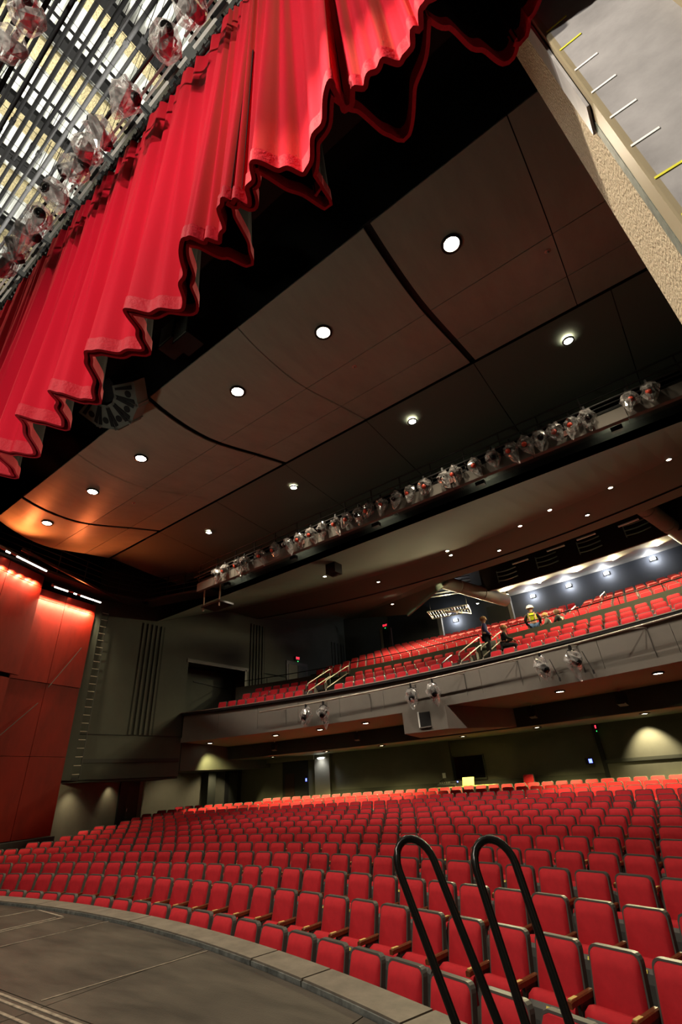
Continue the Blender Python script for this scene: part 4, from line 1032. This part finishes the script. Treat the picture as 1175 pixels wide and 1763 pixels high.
# ---- mixing desk laid across the rear rows
tb = tag(empty('mixing_table', tuple(pol(40.05, ang_at(-10.7, 40.05), .0)), -ang_at(-10.7, 40.05)), 'pale plank table with a mixing desk laid across the rear seats', 'table')
MB().box((0, 0, .99), (3.1, .55, .04)).build('table_top', 'wood_pale', tb)
for dx in (-1.4, 1.4):
    for dy in (-.2, .2): MB().box((dx, dy, .5), (.05, .05, .96)).build('leg', 'seat_frame', tb)
TB = tb.location; ra = -ang_at(-10.7, 40.05); Rm = Matrix.Rotation(ra, 3, 'Z')
def at_table(x, y, z): return tuple(Vector((TB.x, TB.y, 0)) + Rm @ Vector((x, y, z)))
o = tag(empty('mixing_console', at_table(-.75, 0, 1.01), ra), 'black mixing console with knobs on the plank table', 'mixer')
MB().prism([(-.45, -.25, 0), (-.45, .25, 0), (-.45, .25, .22), (-.45, -.25, .08)], (.9, 0, 0)).build('body', 'black_metal', o)
for i in range(8): MB().box((-.38 + .11 * i, .02, .17), (.03, .03, .04)).build('knob', 'steel', o)
o = tag(empty('equipment_case', at_table(-1.05, .1, 1.01), ra), 'small black equipment case with a cable on the left end of the plank table', 'case')
MB().box((0, 0, .06), (.5, .32, .12)).build('body', 'black_metal', o); MB().tube([(-.2, 0, .12), (-.1, .1, .25), (.05, .05, .3), (.15, 0, .13)], .012, 6).build('cable', 'rail_black', o)
o = tag(empty('control_keyboard', at_table(-.1, .05, 1.01), ra), 'long black keyboard controller with a blue light on the plank table', 'controller')
MB().box((0, 0, .10), (.9, .3, .2)).build('body', 'black_metal', o); MB().box((-.1, -.16, .18), (.05, .02, .04)).build('lamp', 'led_blue', o)
o = tag(empty('yellow_clipboard', at_table(.32, -.12, 1.01), ra), 'tilted yellow-lit script page standing on the plank table', 'paper')
MB().box((0, 0, .17), (.55, .02, .34), M=Matrix.Rotation(-.35, 4, 'X')).build('page', 'paper_yellow', o); MB().box((0, .1, .08), (.06, .2, .16)).build('stand', 'black_metal', o)
spot('desk_lamp_glow', at_table(.5, -.1, 2.2), at_table(.3, -.2, 1.0), 4, 80, (1, .9, .5), .7, .05)
# ---- black loop handrails of the stage steps
for i, (top, dx) in enumerate((((-1.71, 2.92, 1.20), 0), ((-1.29, 3.01, 1.185), 0))):
    lab = ('tall black tubular loop handrail at the stage edge, the left one of two', 'tall black tubular loop handrail at the stage edge, the right one of two')[i]
    o = tag(empty('loop_handrail'), lab, 'handrail')
    if i == 0: L0, L1, R0_, R1_ = Vector((-1.80, 2.85, 1.04)), Vector((-1.51, 2.75, .49)), Vector((-1.63, 2.96, 1.08)), Vector((-1.34, 2.84, .49))
    else: L0, L1, R0_, R1_ = Vector((-1.38, 2.96, 1.04)), Vector((-1.19, 2.80, .52)), Vector((-1.19, 3.05, 1.06)), Vector((-1.02, 2.87, .53))
    dl = (L1 - L0); dr = (R1_ - R0_)
    pts = []
    top = Vector(top)
    for q in range(8, 0, -1): pts.append(L0 + dl * (1.75 * q / 8))
    c0 = L0; 
    for q in range(13):
        th = PI * q / 12; m_ = (L0 + R0_) / 2; hx = (R0_ - L0) / 2
        up_ = -(dl + dr).normalized() * (top - m_).length
        pts.append(m_ - hx * math.cos(th) + up_ * math.sin(th))
    for q in range(1, 9): pts.append(R0_ + dr * (1.75 * q / 8))
    MB().tube(pts, .0215, 12).build('tube', 'rail_black', o)
    for e in (pts[0], pts[-1]): MB().lathe([(.05, -.01), (.05, .012), (.03, .02)], 12, M=Matrix.Translation(e)).build('flange', 'black_metal', o)

# sprinkler heads in the cloud
for i, (x, y) in enumerate(((.27, 7.57), (-4.56, 7.46), (-14.37, 7.47))):
    o = tag(empty('sprinkler', (x, y, cloud_z(y) - .01)), 'tiny sprinkler head in the front ceiling cloud, %s from the right' % nth(i + 1), 'sprinkler', 'sprinklers in the cloud')
    MB().lathe([(.06, .0), (.05, -.012), (.0005, -.014)], 12).build('rosette', 'pink_tag', o); MB().lathe([(.02, -.014), (.02, -.05), (.0005, -.055)], 8).build('head', 'steel', o)

# ================================================================== PEOPLE ON THE BALCONY
def skin_mesh(name, nodes, edges, m, parent, sub=1, smooth=True):
    names = list(nodes); idx = {n: i for i, n in enumerate(names)}
    me = bpy.data.meshes.new(name); me.from_pydata([nodes[n][0] for n in names], [(idx[a], idx[b]) for a, b in edges], [])
    me.materials.append(MATS[m]); o = link(name, me, parent)
    md = o.modifiers.new('skin', 'SKIN'); md.use_smooth_shade = True; md.branch_smoothing = .4
    for i, n in enumerate(names):
        sv = me.skin_vertices[0].data[i]; r = nodes[n][1]; sv.radius = (r, r) if not isinstance(r, tuple) else r; sv.use_root = (i == 0)
    sb = o.modifiers.new('sub', 'SUBSURF'); sb.levels = 1; sb.render_levels = sub
    return o
STAND = dict(pelvis=(0, 0, .96), chest=(0, .0, 1.26), neck=(0, .0, 1.47), jaw=(0, .03, 1.56), head=(0, .02, 1.64), crown=(0, .01, 1.72),
             hipL=(-.09, 0, .90), kneeL=(-.11, .03, .50), ankL=(-.11, 0, .09), toeL=(-.12, .15, .03), hipR=(.09, 0, .90), kneeR=(.11, .03, .50), ankR=(.11, 0, .09), toeR=(.12, .15, .03),
             shL=(-.18, 0, 1.41), elL=(-.24, -.03, 1.14), wrL=(-.23, .08, .92), paL=(-.23, .11, .84), shR=(.18, 0, 1.41), elR=(.24, -.03, 1.14), wrR=(.23, .08, .92), paR=(.23, .11, .84))
RAD = dict(pelvis=.13, chest=.145, neck=.052, jaw=.072, head=.092, crown=.06, hip=.088, knee=.060, ank=.042, toe=.036, sh=.062, el=.044, wr=.030, pa=.032)
def rad(n): return RAD[n[:-1]] if n[-1] in 'LR' and n[:-1] in RAD else RAD[n]
EDG = [('pelvis', 'chest'), ('chest', 'neck'), ('neck', 'jaw'), ('jaw', 'head'), ('head', 'crown')]
for s_ in 'LR': EDG += [('pelvis', 'hip' + s_), ('hip' + s_, 'knee' + s_), ('knee' + s_, 'ank' + s_), ('ank' + s_, 'toe' + s_), ('chest', 'sh' + s_), ('sh' + s_, 'el' + s_), ('el' + s_, 'wr' + s_), ('wr' + s_, 'pa' + s_)]
def person(label, loc, rz, pose, top, bottom, hair, scale=1.0, hat=False, vest=False):
    o = tag(empty('person', loc, rz), label, 'person'); o.scale = (scale * 1.22, scale * 1.22, scale * 1.07)
    J = dict(STAND); J.update(pose); nodes = {k: (v, rad(k)) for k, v in J.items()}; edges = list(EDG)
    for s_ in 'LR':                                                    # five fingers, thumb off the side of the palm
        wr, pa = Vector(J['wr' + s_]), Vector(J['pa' + s_]); d = (pa - wr).normalized(); side = d.cross(Vector((0, 0, 1)))
        side = side.normalized() if side.length > .1 else Vector((1, 0, 0))
        for f, (off, ln) in enumerate(((-.026, .060), (-.009, .075), (.009, .072), (.026, .055))):
            b = pa + d * .02 + side * off; t_ = b + d * ln + Vector((0, 0, -.015))
            nodes['f%d%s' % (f, s_)] = (tuple(b), .009); nodes['g%d%s' % (f, s_)] = (tuple(t_), .007)
            edges += [('pa' + s_, 'f%d%s' % (f, s_)), ('f%d%s' % (f, s_), 'g%d%s' % (f, s_))]
        b = wr.lerp(pa, .4) + side * .038; nodes['th' + s_] = (tuple(b), .010); nodes['tt' + s_] = (tuple(b + d * .045 + side * .018), .008)
        edges += [('pa' + s_, 'th' + s_), ('th' + s_, 'tt' + s_)]
    body = skin_mesh('body', nodes, edges, 'skin', o)
    hd = Vector(J['head']); up = (Vector(J['crown']) - Vector(J['jaw'])).normalized(); fw = Vector((0, 1, 0)); fw = (fw - up * fw.dot(up)).normalized(); rt = fw.cross(up)
    B = Matrix((rt, fw, up)).transposed().to_4x4(); B.translation = hd
    f = MB()
    f.lathe([(.0005, .02), (.014, .0), (.018, -.03), (.0005, -.035)], 8, M=B @ Matrix.Translation((0, .10, -.005)))
    f.build('nose', 'skin', body)
    for sx in (-1, 1):
        MB().lathe([(.0005, .012), (.010, .004), (.012, -.004), (.0005, -.012)], 8, M=B @ Matrix.Translation((sx * .034, .088, .022))).build('eye', 'cloth_black', body)
        MB().lathe([(.0005, .034), (.016, .015), (.018, -.012), (.0005, -.032)], 8, M=B @ Matrix.Translation((sx * .094, .0, .0))).build('ear', 'skin', body)
    MB().box((0, 0, 0), (.045, .012, .010), M=B.to_3x3().to_4x4()).build('mouth', 'arm_wood', body).location = hd + fw * .088 - up * .055
    if hair:
        h_ = MB(); rows = []
        for i in range(7):
            th = PI * .60 * i / 6; r = []
            for j in range(13):
                ph = 2 * PI * (j % 12) / 12; rr = .112 + .008 * math.sin(5 * ph + i)
                back = max(0, -math.sin(ph)); t2 = th * (1 + .25 * back)
                r.append(B @ Vector((rr * math.sin(t2) * math.cos(ph), rr * 1.06 * math.sin(t2) * math.sin(ph) - .012, .02 + rr * 1.04 * math.cos(t2))))
            rows.append(r)
        h_.sheet(rows); h_.build('hair', hair, o)
    if hat:
        MB().lathe([(.150, .035), (.152, .045), (.122, .055), (.118, .10), (.095, .145), (.05, .168), (.0005, .172)], 18, M=B @ Matrix.Translation((0, .0, .0)), cap=False).build('hard_hat', 'hard_hat', o)
        MB().box((0, 0, 0), (.03, .20, .02), M=B.to_3x3().to_4x4()).build('hat_ridge', 'hard_hat', o).location = hd + up * .165
    tn = {k: (J[k], RAD2) for k, RAD2 in dict(pelvis=.148, chest=.172, neck=.075, shL=.082, shR=.082, elL=.060, elR=.060, wrL=.046, wrR=.046).items()}
    skin_mesh('jacket', tn, [('pelvis', 'chest'), ('chest', 'neck'), ('chest', 'shL'), ('shL', 'elL'), ('elL', 'wrL'), ('chest', 'shR'), ('shR', 'elR'), ('elR', 'wrR')], top, o)
    bn = {k: (J[k], RAD2) for k, RAD2 in dict(pelvis=.150, hipL=.104, hipR=.104, kneeL=.076, kneeR=.076, ankL=.060, ankR=.060).items()}
    skin_mesh('trousers', bn, [('pelvis', 'hipL'), ('hipL', 'kneeL'), ('kneeL', 'ankL'), ('pelvis', 'hipR'), ('hipR', 'kneeR'), ('kneeR', 'ankR')], bottom, o)
    for s_ in 'LR': skin_mesh('shoe', {'a': (J['ank' + s_], .050), 'b': (J['toe' + s_], .046)}, [('a', 'b')], 'cloth_black', o)
    if vest:
        pv, ch, nk = Vector(J['pelvis']), Vector(J['chest']), Vector(J['neck'])
        skin_mesh('vest', {'p': (tuple(pv + Vector((0, 0, .0))), (.175, .175)), 'c': (tuple(ch), .20), 'n': (tuple(nk - Vector((0, 0, .07))), .13), 'l': (tuple(Vector(J['shL']) + Vector((.05, 0, .0))), .085), 'r': (tuple(Vector(J['shR']) - Vector((.05, 0, .0))), .085)}, [('p', 'c'), ('c', 'n'), ('c', 'l'), ('c', 'r')], 'hi_vis', o)
        for sx in (-.10, .10):
            MB().box((sx, -.17, 1.22), (.045, .02, .42)).build('reflective_stripe', 'reflective', o)
        MB().box((0, -.175, 1.30), (.22, .02, .035)).build('back_band', 'cloth_black', o)
    return o
def bal(x, y, z): return (x, y, z + SH * x)
person('standing person with blond hair in a blue hooded jacket by the central balcony stairs', bal(-7.30, 20.45, 5.68), math.radians(-62), dict(head=(0, .04, 1.63), crown=(0, .035, 1.71), wrR=(.20, .12, .95), paR=(.19, .17, .90)), 'cloth_blue', 'cloth_black', 'hair_blond', 1.0)
SIT = dict(pelvis=(0, 0, .50), chest=(0, .06, .80), neck=(0, .11, 1.0), jaw=(0, .15, 1.08), head=(0, .14, 1.16), crown=(0, .13, 1.24), hipL=(-.09, .02, .48), kneeL=(-.13, .40, .46), ankL=(-.13, .46, .09), toeL=(-.14, .60, .03), hipR=(.09, .02, .48), kneeR=(.13, .40, .46), ankR=(.13, .46, .09), toeR=(.14, .60, .03),
           shL=(-.17, .06, .95), elL=(-.23, .14, .72), wrL=(-.10, .34, .66), paL=(-.05, .38, .62), shR=(.17, .06, .95), elR=(.23, .14, .72), wrR=(.10, .34, .66), paR=(.05, .38, .62))
person('person with short blond hair in black perched on the central balcony stairs', bal(-6.62, 20.45, 5.62), math.radians(-70), dict(SIT), 'cloth_black', 'cloth_black', 'hair_blond', 1.0)
person('person seen from behind in a yellow safety vest, white hard hat and jeans', bal(-5.72, 22.55, 6.22), math.radians(14), dict(elL=(-.27, -.02, 1.16), elR=(.27, .04, 1.16), wrL=(-.22, .14, .98), wrR=(.20, .18, 1.0), paL=(-.20, .2, .93), paR=(.18, .25, .96)), 'cloth_black', 'denim', None, 1.0, True, True)
person('seated person with light brown hair in grey beside the yellow vest', bal(-5.25, 23.6, 6.62), math.radians(95), dict(SIT), 'cloth_grey', 'cloth_black', 'hair_blond', .95)
person('brown-haired person in dark clothes crouching behind the parapet rail', bal(-4.75, 23.75, 6.66), math.radians(70), dict(SIT), 'cloth_black', 'cloth_black', 'hair_brown', .98)
